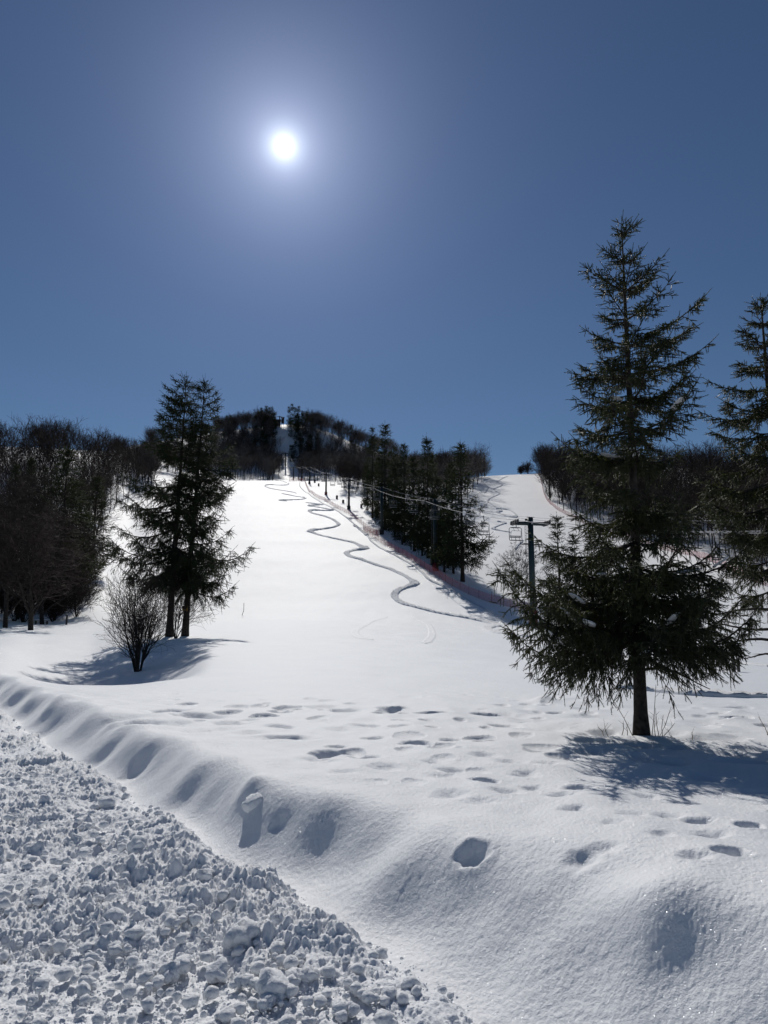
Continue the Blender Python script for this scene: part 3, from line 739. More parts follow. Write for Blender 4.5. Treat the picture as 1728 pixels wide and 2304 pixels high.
def put_tree(name, proto, loc, H, label, rz, group=None, cat='tree', widen=1.0):
    t = thing(name, label, cat, loc, rz, group)
    k = H / proto[2]; t.scale = (k * widen, k * widen, k)
    for nm, me in (('trunk', proto[0]), ('crown', proto[1])): link(nm, me, t)
    return t
rng = np.random.default_rng(77)
def conifer_at(u, vt, Y, lab, proto, widen=1.0, group=None):
    b = place(u, Y); H = float(e_of_v(vt)) * Y - b[2]
    put_tree('conifer_tree', CON[proto], b - np.array([0, 0, .1]), H, lab, rng.uniform(0, 6), group, widen=widen)
conifer_at(1041, 1000, 106, 'free standing conifer with a clear trunk at the right end of the dark stand', 2, 1.15)
conifer_at(963, 984, 124, 'tall brownish conifer behind the second lift tower', 0, .9)
conifer_at(866, 955, 160, 'tallest spire of the dark stand with a double top above the lift cables', 1, 1.1)
conifer_at(838, 962, 178, 'narrow spire at the left end of the dark stand', 3, .9)
conifer_at(910, 1000, 142, 'broad conifer between the double topped spire and the brownish one', 2, 1.0)
for k, (u, vt, Y, w) in enumerate([(888,1050,150,1.1),(932,1030,132,1.1),(985,1075,120,1.2),(1008,1060,116,1.0),(860,1060,172,1.2),(826,1040,195,1.1),(1000,1130,112,1.2),(950,1110,126,1.3),(905,1100,140,1.3),(875,1110,158,1.3),(990,1170,118,1.2),(925,1150,134,1.3),(1020,1040,112,.9),(845,1090,180,1.2),(975,1020,135,1.0),(890,1005,165,1.0)]):
    conifer_at(u, vt, Y, 'dark conifer packed into the stand between the lift and the second run', k % 4, w, 'conifers packed in the dark stand beside the lift')
for u, vt, Y, lab in [(1263,1160,62,'young conifer seen through the big spruce with its thin tip beside the lift tower'),(1300,1200,60,'young conifer right of the thin tipped one behind the big spruce'),(1338,1190,63,'young conifer with several thin trunks around it behind the big spruce'),(1368,1215,61,'young conifer close to the big trunk in the clump behind it')]:
    conifer_at(u, vt, Y, lab, 1, 1.25)
for k, (u, vt, Y) in enumerate([(60,1030,130),(20,1045,115),(95,1050,140),(185,1040,165),(225,1085,150),(-30,1060,120),(240,1040,200)]):
    conifer_at(u, vt, Y, 'dark conifer mixed into the bare wood on the left hillside', k % 4, 1.15, 'conifers mixed into the left wood')
for u, vt, Y, lab in [(128,1010,78,'greenish pine rising above the brown bare trees at the left'),(206,1072,96,'pine with a thin trunk at the edge of the left wood'),(172,1110,88,'dark conifer behind the brown trees left of the edge pine'),(150,1075,110,'conifer deep in the left wood between two pines')]:
    conifer_at(u, vt, Y, lab, 2, 1.35)

# ------------------------------------------------------------------ bare trees
def bare_tree(seed, H, levels=4, spread=.75, r0=.14, nchild=(7, 6, 5, 4), twig_r=.012, stems=1, bole=.25, n_side=4, upward=.25, kmax=.62):
    rng = np.random.default_rng(seed)
    S = [[] for _ in range(4)]   # P0,P1,r0,r1
    lev = []
    def branch(p, d, L, r, l):
        n = 4 if l < 2 else 3
        pts = [p]; dd = d
        for i in range(n):
            dd = unit(dd + rng.normal(0, .10 + .04 * l, 3) + np.array([0, 0, upward * .35]))
            pts.append(pts[-1] + dd * L / n)
        pts = np.array(pts); rr = np.maximum(r * np.linspace(1, .35, n + 1), twig_r * .6)
        for i in range(n):
            S[0].append(pts[i]); S[1].append(pts[i+1]); S[2].append(rr[i]); S[3].append(rr[i+1]); lev.append(l)
        if l >= levels - 1: return
        nc = nchild[min(l, len(nchild) - 1)]
        lo = bole if l == 0 else .18
        for c in range(nc):
            t = lo + (1 - lo) * (c + rng.uniform(.1, .9)) / nc
            i = min(int(t * n), n - 1); f = t * n - i
            b = pts[i] * (1 - f) + pts[i+1] * f
            tg = unit(pts[i+1] - pts[i])
            a = rng.uniform(0, 6.28) if l else c * 2.4 + rng.uniform(-.4, .4)
            rf = np.array([1., 0, 0]) if abs(tg[2]) > .9 else np.array([0, 0, 1.])
            A = unit(np.cross(tg, rf)); B = np.cross(tg, A)
            lat = A * math.cos(a) + B * math.sin(a)
            sp = spread * rng.uniform(.7, 1.2)
            nd = unit(tg * 1.0 + lat * sp * 1.2)
            branch(b, nd, L * (.62 if l == 0 else .55) * rng.uniform(.7, 1.15) * (1.15 - .45 * t), max(r * (1 - .6 * t) * .55, twig_r), l + 1)
    for s in range(stems):
        if stems == 1: branch(np.array([0, 0, -.2]), np.array([0, 0, 1.]), H * .86, r0, 0)
        else:
            a = rng.uniform(0, 6.28); k = rng.uniform(.05, kmax)
            branch(np.array([math.cos(a) * .12 * rng.random(), math.sin(a) * .12 * rng.random(), -.1]), unit(np.array([math.cos(a) * k, math.sin(a) * k, 1.])), H * rng.uniform(.6, .95), r0 * rng.uniform(.5, 1), 0)
    P0, P1, R0, R1 = np.array(S[0]), np.array(S[1]), np.array(S[2]), np.array(S[3]); lev = np.array(lev)
    w = MB(); c = MB()
    a = lev <= 1; b = lev > 1
    w.prisms(P0[a], P1[a], R0[a], R1[a], n_side + 2); c.prisms(P0[b], P1[b], R0[b], R1[b], 3)
    return w, c, (P0, P1, R0, R1)
def proto_bare(seed, H, **kw):
    mt = kw.pop('mat', 'twig')
    w, c, seg = bare_tree(seed, H, **kw)
    return (mk_mesh('trunk', *w.arrays(), M['far_bark'], True), mk_mesh('crown', *c.arrays(), M[mt]), H, seg)
BARE = [proto_bare(200 + i, 14, levels=4, spread=sp, r0=.15, nchild=(9, 6, 5), twig_r=.022, bole=.35) for i, sp in enumerate((.6, .75, .5, .85))]
FROST = [proto_bare(220 + i, 14, levels=4, spread=sp, r0=.15, nchild=(9, 6, 5), twig_r=.03, bole=.3, mat='frost_twig') for i, sp in enumerate((.7, .85))]
# brown, fine-twigged trees at the left
for k, (u, vt, Y, lab, sp, seed) in enumerate([(69,1175,52,'bare brown tree with a thick dark trunk left of the snowed picnic table',.95,301),
   (12,1150,56,'bare brown tree cut by the left edge with wide low boughs',.9,302),(120,1150,72,'bare brown tree behind the picnic table',.8,303),
   (40,1110,70,'tall bare tree behind the thick dark trunk at the left',.7,304),(-60,1130,60,'bare tree whose boughs reach in from the left edge',.95,305),
   (95,1170,63,'low spreading bare tree just behind the thick trunk',1.0,306),(165,1190,84,'slim bare tree in front of the edge pine',.8,307)]):
    b = place(u, Y); H = float(e_of_v(vt)) * Y - b[2]
    w, c, _s = bare_tree(seed, H, levels=5, spread=sp, r0=.19, nchild=(15, 8, 6, 4), twig_r=.018, bole=.10, upward=.15)
    tree_obj('bare_tree', w, c, M['bark'], M['twig'], lab, b)
BR = bare_tree(360, 4.5, levels=4, spread=.8, r0=.05, nchild=(9, 6, 4), twig_r=.016, stems=11, bole=.08, upward=.2)
BRM = (mk_mesh('trunk', *BR[0].arrays(), M['twig'], True), mk_mesh('twigs', *BR[1].arrays(), M['twig']))
rb_ = np.random.default_rng(63)
for k in range(16):
    b = place(rb_.uniform(-130, 190), rb_.uniform(66, 92)); t = thing('bare_shrub', 'brown leafless brush under the bare trees at the left', 'shrub', b, rb_.uniform(0, 6), 'brush under the left trees', rb_.uniform(.7, 1.25))
    link('trunk', BRM[0], t); link('twigs', BRM[1], t)
# small tree on the second run
b = place(1163, 98.5); w, c, _s = bare_tree(330, float(e_of_v(1232)) * 98.5 - b[2], levels=5, spread=1.0, r0=.07, nchild=(7, 6, 5, 4), twig_r=.014, stems=5, bole=.05, upward=.12)
tree_obj('bare_tree', w, c, M['bark'], M['twig'], 'small round headed bare tree alone on the snow left of the near lift tower', b)
# many-stemmed shrub in the gully
b = place(311, 29.3); w, c, _s = bare_tree(340, 3.5, kmax=.38, levels=4, spread=.62, r0=.04, nchild=(8, 6, 4), twig_r=.0055, stems=17, bole=.15, upward=.3)
tree_obj('bare_shrub', w, c, M['bark'], M['twig'], 'many stemmed leafless shrub at the bottom of the snowy gully', b, cat='shrub', crown_name='twigs')
b = place(395, 40.5); w, c, _s = bare_tree(341, 3.4, levels=4, spread=.9, r0=.03, nchild=(7, 6, 4), twig_r=.007, stems=9, bole=.15, upward=.2)
tree_obj('bare_shrub', w, c, M['twig'], M['twig'], 'thin pale twigged shrub around the foot of the spruce pair', b, cat='shrub', crown_name='twigs')

# --- woods: individuals that show largest, the rest as one mass
def wood_area(rng, n, ulo, uhi, yfun, ydepth, gap):
    out = []
    tries = 0
    while len(out) < n and tries < n * 60:
        tries += 1
        u = rng.uniform(ulo, uhi); y0 = yfun(u); Y = y0 + ydepth * rng.random() ** 1.2
        p = place_fast(u, Y)
        if all((p[0]-o[0])**2 + (p[1]-o[1])**2 > gap*gap for o in out): out.append(p)
    return out
def place_fast(u, Y):
    s = (u - U0) / F / .99; return np.array([s * Y, Y, hz(s * Y, Y)])
lerp = lambda xs, ys: (lambda u: float(np.interp(u, xs, ys)))
stuff_w, stuff_c, stuff_f = MB(), MB(), MB()
SEGS = [bare_tree(400 + i, 14, levels=3, spread=sp, r0=.17, nchild=(16, 9), twig_r=.05, bole=.3, n_side=1)[2] for i, sp in enumerate((.6, .8, .7))]
lowcon = [spruce(420 + i, 15, cone(2.6, 15), 1.0, 50, .2, .9, .8, 1.1, 3, .4, .11, .05, 3, .5, .04) for i in range(2)]
LOWC = [c.arrays() for _w, c, _b in lowcon]
def stuff_bare(p, H, rng, mb):
    P0, P1, R0, R1 = SEGS[rng.integers(3)]; k = H / 14; a = rng.uniform(0, 6.28)
    Rz = np.array([[math.cos(a), -math.sin(a), 0], [math.sin(a), math.cos(a), 0], [0, 0, 1]])
    mb.prisms(P0 @ Rz.T * k + p, P1 @ Rz.T * k + p, R0 * k, R1 * k, 3)
def stuff_con(p, H, rng, mb):
    V, T, Q = LOWC[rng.integers(2)]; k = H / 15; a = rng.uniform(0, 6.28)
    Rz = np.array([[math.cos(a), -math.sin(a), 0], [math.sin(a), math.cos(a), 0], [0, 0, 1]])
    mb.add(V @ Rz.T * k + p, T, Q)
rng = np.random.default_rng(9)
fence_r = [(1212,1066),(1218,1085),(1223,1108),(1232,1128),(1262,1152),(1330,1185),(1420,1215),(1540,1248),(1640,1283),(1700,1312),(1790,1335)]
FR = np.array([march(u, v) for u, v in fence_r])
right_edge = lerp([u for u, v in fence_r], [p[1] + 5 for p in FR])
AREAS = [
 # name, n individuals, n stuff, u range, front edge, depth, gap, height range, kind
 ('left', 92, 190, (-170, 335), lerp([-170,0,70,205,240,280,335], [66,70,80,104,165,205,235]), 130, 3.4, (8, 12.5), 'b', 'bare trees of the wood on the left hillside', 'bare tree standing in the wood on the left hillside'),
 ('summit', 46, 170, (478, 606), lerp([478,560,606], [352,362,372]), 170, 3.6, (9, 13), 'f', 'bare trees of the wood left of the summit lift cut', 'grey bare tree in the wood left of the summit lift cut'),
 ('ridge', 92, 330, (690, 1096), lerp([690,740,800,850,900,960,1040,1096], [352,335,292,240,212,200,215,318]), 200, 3.6, (10, 14), 'f', 'bare trees of the ridge wood right of the lift cut', 'grey bare tree in the ridge wood right of the lift cut'),
 ('right', 66, 330, (1216, 1900), right_edge, 110, 2.6, (10, 14), 'b', 'bare trees of the wood behind the right fence', 'bare tree in the wood behind the red fence at the right'),
]
for nm, ni, ns, (ul, uh), yf, dep, gap, (ha, hb), kd, grp, lab in AREAS:
    pts = wood_area(rng, ni + ns, ul, uh, yf, dep, gap)
    # those that show: front row and skyline first
    pts.sort(key=lambda p: p[1] - yf(U0 + p[0] / p[1] * F) + rng.uniform(0, 60))
    for i, p in enumerate(pts):
        H = rng.uniform(ha, hb)
        if i < ni:
            pr_ = (BARE if kd == 'b' or rng.random() < .35 else FROST)
            put_tree('bare_tree', pr_[rng.integers(len(pr_))], p - np.array([0, 0, .2]), H, lab, rng.uniform(0, 6.28), grp, widen=rng.uniform(.8, 1.1))
        else:
            stuff_bare(p - np.array([0, 0, .2]), H, rng, stuff_w if kd == 'b' or rng.random() < .45 else stuff_f)
# conifers on and near the summit and along the ridges
def con_group(lst, lab, grp):
    for (u, Y, H, w) in lst:
        p = place(u, Y)
        put_tree('conifer_tree', CONF[rng.integers(2)], p - np.array([0, 0, .2]), H, lab, rng.uniform(0, 6), grp, widen=w)
con_group([(588,505,15,1.1),(598,500,17,1.0),(606,498,16,1.0),(612,506,15,.9),(580,508,13,1.2),(594,490,13,1.2),(604,485,11,1.2)], 'dark conifer in the tall clump left of the top lift tower', 'conifers left of the top lift tower')
con_group([(650,500,15,1.0),(657,503,16.5,1.0),(664,498,16,1.0),(671,502,15.5,1.0),(680,500,13.5,1.1),(690,505,12.5,1.0),(655,485,14,1.2),(668,480,14,1.2),(676,470,12,1.2),(686,490,12,1.2),(700,500,9,1.1)], 'dark conifer in the tall clump right of the top lift tower', 'conifers right of the top lift tower')
con_group([(510,500,13,1.1),(518,505,12,1.0),(527,503,10,1.1),(574,500,11,1.1),(553,508,9,1.2),(505,480,10,1.3)], 'dark conifer scattered on the ridge left of the summit', 'conifers on the ridge left of the summit')
for u, Y, H, lab in [(790,505,13,'single conifer poking above the bare ridge right of the summit'),(704,508,12,'single conifer just right of the dense summit clump'),(262,244,9,'single dark conifer on the left skyline behind the spruce pair'),(147,246,9,'lone conifer among bare crowns on the left skyline')]:
    con_group([(u, Y, H, 1.1)], lab, None)
for nrep, ulo, uhi, yl, yh in [(150, 325, 482, 335, 500), (40, 300, 345, 240, 330), (9, 617, 629, 385, 480), (190, 672, 900, 430, 580), (60, 860, 1000, 330, 430), (24, 592, 613, 345, 430), (90, 480, 610, 430, 560), (14, 668, 690, 350, 420)]:
    for _ in range(nrep):
        stuff_bare(place_fast(rng.uniform(ulo, uhi), rng.uniform(yl, yh)) - np.array([0, 0, .2]), rng.uniform(9, 13), rng, stuff_f if rng.random() < .6 else stuff_w)
for _ in range(260):
    u = rng.uniform(1222, 1900); stuff_bare(place_fast(u, right_edge(u) + rng.uniform(0, 60)) - np.array([0, 0, .2]), rng.uniform(2.5, 6), rng, stuff_w)
for _ in range(60):
    u = rng.uniform(770, 880); stuff_bare(place_fast(u, rng.uniform(255, 345)) - np.array([0, 0, .2]), rng.uniform(8, 12), rng, stuff_w)
for _ in range(16):  # low conifers added at the summit so their shadows darken the lift cut
    stuff_con(place_fast(rng.choice([rng.uniform(606, 614), rng.uniform(643, 654)]), rng.uniform(508, 518)) - np.array([0, 0, .3]), rng.uniform(3.5, 6), rng, stuff_c)
for nrep, ulo, uhi, yl, yh in [(26, 640, 720, 440, 500), (16, 560, 615, 440, 500)]:
    for _ in range(nrep):
        p = place_fast(rng.uniform(ulo, uhi), rng.uniform(yl, yh))
        if ulo == 640 and abs(p[0] + .168 * p[1] - 0) < 0: continue
        u_ = U0 + p[0] / p[1] * F * .99
        if 612 < u_ < 650: continue
        stuff_con(p - np.array([0, 0, .3]), rng.uniform(9, 13), rng, stuff_c)
tag(stuff_w.build('distant_wood', M['twig']), 'dense bare wood massed behind the single trees on the hills', 'woodland', kind='stuff')
tag(stuff_f.build('frosted_wood', M['frost_twig']), 'grey frosted wood massed on the summit ridge', 'woodland', kind='stuff')
tag(stuff_c.build('distant_conifers', M['needle_dark']), 'dark conifer mass below the summit with low ones added to shade the cut', 'woodland', kind='stuff')
# low shrub on the crest of the second run
for u, lab in [(1172, 'leafless bush on the crest of the second run at its left'), (1188, 'taller leafless bush on the crest of the second run beside the fence')]:
    b = place(u, 334); w, c, _s = bare_tree(500 + u, 4.2 if u < 1180 else 5.5, levels=4, spread=.9, r0=.06, nchild=(8, 6, 4), twig_r=.035, stems=9, bole=.03, upward=.2)
    tree_obj('bare_shrub', w, c, M['twig'], M['twig'], lab, b, cat='shrub', crown_name='twigs')

# ------------------------------------------------------------------ chairlift
LD = unit(np.array([-.217, 1.0])); LN = np.array([LD[1], -LD[0]])   # direction uphill, right-hand normal
lift_x = lambda Y: 16 - .217 * (Y - 77)
LROT = math.atan2(-LD[0], LD[1]) * 1.0
TOW = [(77,1165),(113,1123),(153,1096),(196,1076),(244,1064),(297,1051),(332,1050),(376,1050),(436,1018),(500,936)]
ARM = 1.85
tower_top = []
LABT = ['nearest green lift tower with a crossarm and ladder partly behind the big spruce','second lift tower from below with black and red pads at its foot','third lift tower from below beside the red fence',
 'fourth lift tower from below beside the fence','fifth lift tower from below with a dark pad at its foot','sixth lift tower from below near the top of the open slope',
 'lift tower just behind the crest of the open slope','lift tower left of the one behind the crest','tall thin lift tower halfway up the summit cut','topmost lift tower against the sky on the summit']
def build_tower(i, Y, vt):
    x = lift_x(Y); z = hz(x, Y); H = float(e_of_v(vt)) * Y - z
    t = thing('lift_tower', LABT[i], 'lift tower', (x, Y, z), LROT, 'chairlift towers')
    r = .36 if i < 3 else .32 if i < 8 else .45
    p = MB(); p.tube([(0,0,-.5),(0,0,H*.5),(0,0,H)], [r, r*.92, r*.85], 16); post = p.build('post', M['green_steel'] if i < 3 else M['dark_steel'], t, smooth_sh=False)
    za = H - .65
    MB().box((0, 0, za), (2*ARM, .34, .36)).build('crossarm', M['green_steel'] if i < 3 else M['dark_steel'], t)
    for sgn in (-1, 1):
        s = MB(); s.box((sgn*ARM, 0, za+.02), (.12, 2.0, .22)); s.box((sgn*ARM, 0, za-.14), (.08, 1.3, .12)); o = s.build('sheave_train', M['dark_steel'], t)
        if i < 4:
            for yy in (-.85, -.3, .3, .85):
                w = MB(); w.tube([(sgn*ARM-.07, yy, za+.12), (sgn*ARM+.07, yy, za+.12)], .24, 12); w.build('sheave', M['dark_steel'], o)
    if i < 4:
        l = MB()
        for xx in (-.18, .18): l.tube([(-r-.22, xx*.9, .6), (-r-.22, xx*.9, H-.9)], .022, 5)
        for zz in np.arange(.8, H-1, .32): l.tube([(-r-.22, -.17, zz), (-r-.22, .17, zz)], .014, 4)
        for zz in np.arange(1.2, H-1, 2.2): l.box((-r*.5-.11, 0, zz), (r+.22, .05, .05))
        l.build('ladder', M['dark_steel'], t)
        MB().box((-r-.25, 0, H-2.9), (.75, .9, .06)).box((r+.35, 0, H-2.95), (.9, .9, .06)).build('platform', M['dark_steel'], t)
        MB().box((0, -.1, H+.05), (.9, .06, .06)).box((-.5, -.1, H-.25), (.3, .06, .22)).build('top_bracket', M['dark_steel'], t)
    if i == 0:
        mm = MB(); n = 10
        for k in range(n):
            a = math.pi * (1.05 - 1.35 * k / (n-1)); mm.box((.10*math.cos(a), -r*.9-.006, za-.0+.08*math.sin(a)+.02), (.05, .012, .05))
        for k in range(6): mm.box((.09 - .18*k/5*.95, -r*.9-.006, za-.03-.14*k/5), (.05, .012, .045))
        mm.box((.01, -r*.9-.006, za-.19), (.24, .012, .045)); mm.build('number_two', M['white_paint'], post, (0, -.17, .1))
        MB().tube([(0,0,-.2),(0,0,1.7)], r+.12, 10).build('foot_pad', M['pad_red'], t)
    elif i < 6:
        b = MB(); b.tube([(0,0,-.3),(0,0,1.25 if i==1 else 1.0)], r+.16, 8); b.build('foot_pad', M['pad_red'] if i in (1, 4) else M['pad_black'], t)
        if i == 1:
            MB().box((-.62, -.05, 1.6), (.42, .42, 1.5)).build('side_pad', M['pad_black'], t); MB().box((.62, -.05, 1.5), (.42, .42, 1.5)).build('side_pad', M['pad_black'], t)
    tower_top.append((x, Y, z + za + .38, z + H + .05))
for i, (Y, vt) in enumerate(TOW): build_tower(i, Y, vt)
# cables
ends = [(lift_x(34), 34, hz(lift_x(34), 34) + 6.0, hz(lift_x(34), 34) + 6.8)] + tower_top
def cable_pts(off, idx, sag):
    P = []
    for a, b in zip(ends[:-1], ends[1:]):
        A = np.array([a[0] + LN[0]*off, a[1] + LN[1]*off, a[idx]]); B = np.array([b[0] + LN[0]*off, b[1] + LN[1]*off, b[idx]])
        L = np.linalg.norm(B - A)
        for t in np.linspace(0, 1, 14, endpoint=False):
            p = A + (B - A) * t; p[2] -= sag * L * 4 * t * (1 - t); P.append(p)
    P.append(B); return np.array(P)
CL, CR, CC = cable_pts(-ARM, 2, .014), cable_pts(ARM, 2, .014), cable_pts(0.1, 3, .010)
for P, lab in [(CL, 'left strand of the lift cable carrying the nearest chairs'), (CR, 'right strand of the lift cable on the forest side')]:
    tag(MB().tube(P, .028, 5).build('haul_cable', M['cable'], smooth_sh=True), lab, 'cable')
tag(MB().tube(CC, .018, 5).build('signal_cable', M['cable'], smooth_sh=True), 'thin signal cable running along the tops of the lift towers', 'cable')
# chairs
def make_chair():
    t = thing('lift_chair', 'x', 'chairlift chair', (0, 0, 0))
    h = MB(); h.tube([(0,0,.08),(.02,0,-.2),(.10,0,-.5),(.10,0,-.86)], .045, 8); h.box((0, 0, 0), (.10, .34, .12)); h.build('hanger', M['chair_metal'], t)
    W = .72; top = -.86; bot = -2.28
    f = []
    for a in np.linspace(180, 90, 6): f.append((-W+.2+.2*math.cos(rad(a)), 0, top-.2+.2*math.sin(rad(a))))
    for a in np.linspace(90, 0, 6): f.append((W-.2+.2*math.cos(rad(a)), 0, top-.2+.2*math.sin(rad(a))))
    fr = MB(); fr.tube([(-W,-.12,bot)] + [(-W,0,bot+.25)] + f + [(W,0,bot+.25),(W,-.12,bot)], .036, 8)
    fr.box((0, 0, top), (.95, .09, .10)); fr.build('frame', M['chair_metal'], t)
    s = MB()
    for k in range(5): s.box((0, -.10 - .10*k, bot), (2*W-.04, .085, .05))
    s.build('seat', M['slat'], t)
    s = MB()
    for zz in (bot+.36, bot+.50): s.box((0, .05, zz), (2*W-.16, .03, .09))
    for xx in (-.45, 0, .45): s.box((xx, .03, bot+.26), (.03, .03, .56))
    s.build('backrest', M['slat'], t)
    b = MB(); Wi = W-.12
    b.tube([(-Wi,-.05,bot+.42),(-Wi+.03,-.18,bot+.95),(-Wi+.12,-.2,bot+1.05),(Wi-.12,-.2,bot+1.05),(Wi-.03,-.18,bot+.95),(Wi,-.05,bot+.42)], .018, 6)
    for xx in (-.28, .22): b.tube([(xx,-.0,top),(xx+.10,-.2,bot+1.05)], .016, 5)
    b.build('safety_bar', M['chair_metal'], t)
    return t
ch0 = make_chair(); first = [True]
def copy_chair():
    if first[0]: first[0] = False; return ch0
    r = ch0.copy(); COL.objects.link(r)
    for c in ch0.children:
        d = c.copy(); COL.objects.link(d); d.parent = r
    return r
def cable_z(P, Y):
    return np.array([np.interp(Y, P[:,1], P[:,0]), Y, np.interp(Y, P[:,1], P[:,2])])
NEARC = {76.4: 'lift chair hanging beside the nearest tower over open snow', 86: 'lift chair hanging half in front of the free standing conifer', 50: 'lift chair hanging lowest at the right behind the big spruce boughs',
         102: 'lift chair in front of the trunk of the free standing conifer'}
for P, ys in ((CL, [76.4, 86, 106.6, 119, 134, 149, 164, 178, 193, 215, 236]), (CR, [50, 102, 119, 135.5, 152, 168, 184, 205, 226])):
    for Y in ys:
        c = copy_chair(); p = cable_z(P, Y); c.location = p.tolist(); c.rotation_euler = (0, 0, LROT)
        c['group'] = 'chairs on the lift cable'
        c['label'] = NEARC.get(Y, 'small lift chair on the cable in front of the dark stand'); c['category'] = 'lift chair'

# ------------------------------------------------------------------ fences
def build_fence(px, label, step, hgt=1.25, world=None):
    P = np.array([march(u, v) for u, v in px])[:, :2] if world is None else world[:, :2]
    C = resample(P, .8)
    d = np.concatenate([[0], np.cumsum(np.linalg.norm(np.diff(C, axis=0), axis=1))])
    z = height(C[:,0], C[:,1])
    base = np.stack([C[:,0], C[:,1], z], 1)
    t = thing('safety_fence', label, 'fence', base[len(base)//2])
    o = base[len(base)//2]
    n = len(base); sag = .06 * np.abs(np.sin(d / step * math.pi))
    V = np.concatenate([base + np.array([0, 0, .06]) - o, base + np.stack([0*d, 0*d, hgt - .08 - sag], 1) - o])
    q = np.stack([np.arange(n-1), np.arange(1, n), np.arange(1, n) + n, np.arange(n-1) + n], 1)
    me = mk_mesh('net', V, None, q, M['net'])
    uv = me.uv_layers.new(name='UVMap'); vi = np.zeros(len(me.loops), np.int32); me.loops.foreach_get('vertex_index', vi)
    uu = np.stack([d[vi % n] / .09, (vi >= n) * hgt / .09], 1).astype(np.float32); uv.data.foreach_set('uv', uu.ravel())
    link('net', me, t)
    rr = np.random.default_rng(int(d[-1]))
    m = min(int(d[-1] / step), 98)
    for s in np.linspace(0, d[-1], m + 1):
        p = np.array([np.interp(s, d, base[:, k]) for k in range(3)]) - o
        ln = rr.normal(0, .06, 2)
        b = MB(); b.tube([(0,0,-.2),(ln[0], ln[1], hgt + rr.uniform(0, .18))], .022, 5); b.build('post', M['bamboo'], t, p)
fl = Z3([(850,690),(880,770),(960,832),(1030,862),(1110,912),(1240,982),(1400,1112),(1480,1152)]) + Z4([(130,808),(200,860),(360,962),(540,1062),(660,1142),(780,1217),(960,1312),(1110,1367),(1210,1392),(1330,1420),(1430,1440)])
build_fence(fl, 'red net fence on thin poles running down beside the lift line', 2.4)
build_fence(None, 'red net fence along the wood at the far edge of the second run', 3.0, 1.3, FR)
build_fence([(650,1084),(660,1083),(672,1083),(684,1084)], 'short red net at the crest below the summit cut', 2.5, 1.6)

# ------------------------------------------------------------------ small things
def padded_post(u, v, hgt, w, lab):
    p = march(u, v); t = thing('padded_hydrant', lab, 'padded post', p)
    b = MB(); b.tube([(0,0,-.2),(0,0,hgt*.94),(0,0,hgt)], [w, w, w*.82], 8); b.build('pad', M['pad_black'], t)
    b = MB(); b.tube([(0,0,hgt),(0,0,hgt+.18)], .05, 6); b.build('pipe_top', M['dark_steel'], t)
for u, v, h, w, lab in [(1018,1273,1.15,.24,'left of two dark padded posts near the free standing conifer'),(1026,1276,1.1,.24,'right of two dark padded posts near the free standing conifer'),(708,1086,1.3,.4,'dark padded post on the crest right of the sixth tower'),
   (717,1094,1.1,.35,'small dark post on the snow below the crest post'),(758,1123,1.2,.35,'dark padded post right of the fifth tower'),(772,1132,1.0,.35,'dark padded post between the fourth and fifth towers'),
   (813,1143,1.1,.3,'dark padded post right of the fourth tower'),(838,1156,1.4,.3,'dark padded post at the edge of the dark stand'),(889,1202,1.4,.26,'dark padded post right of the third tower')]:
    padded_post(u, v, h, w, lab)
# picnic table under snow
p = march(93, 1405); p = np.array([p[0], p[1], hz(p[0], p[1])])
t = thing('picnic_table', 'low wooden picnic table under a cap of snow at the left', 'picnic table', p, .25)
k = p[1] / 60.0 * .62
MB().box((0, 0, .50*k), (1.9*k, .8*k, .06*k)).build('table_top', M['wood'], t)
for sx in (-1, 1):
    for sy in (-1, 1):
        MB().prisms(np.array([[sx*.72*k, sy*.42*k, -.15]]), np.array([[sx*.68*k, sy*.18*k, .48*k]]), .065*k, .065*k, 4, True).build('leg', M['wood'], t)
MB().box((0, -.62*k, .2*k), (1.8*k, .22*k, .05*k)).build('bench_seat', M['wood'], t)
W, T = lump_mesh(np.random.default_rng(2), ICO3, .06, 1.0)
W = np.sign(W) * np.abs(W) ** .8 * np.array([.95, .42, .16]) * k
link('snow_cap', mk_mesh('snow_cap', W, T, None, M['clod'], True), t, (0, 0, .56*k))
# dark post
p = march(149, 1406); b = MB(); b.tube([(0,0,-.3),(.03,0,.9),(.035,0,1.02)], [.10,.10,.085], 10); t = thing('marker_post', 'short dark wooden post right of the picnic table', 'post', p, 0, None, p[1]/75.)
b.build('shaft', M['pad_black'], t); MB().tube([(.035,0,1.02),(.036,0,1.06)], .06, 8).build('post_cap', M['clod'], t)
# thin bent wand on the slope
p = march(547, 1385); b = MB(); kk = p[1] / 1600.
b.tube([(-3*kk,0,-2*kk),(-1*kk,0,5*kk),(1.0*kk,0,10*kk),(1.0*kk,0,28*kk)], .03, 6); tag(b.build('bent_wand', M['bamboo'] if False else M['wood'], None, p), 'thin bent stick standing alone on the open slope', 'stick')
# dark post at the right behind the spruce
p = march(1652, 1512); tag(MB().tube([(0,0,-.3),(0,0,.42)], .05, 8).tube([(.16,.05,-.3),(.16,.05,.36)], .045, 8).box((.08, .02, .28), (.2, .03, .05)).build('low_stakes', M['wood'], None, p), 'low dark stakes in the snow under the spruce boughs at right', 'stakes')
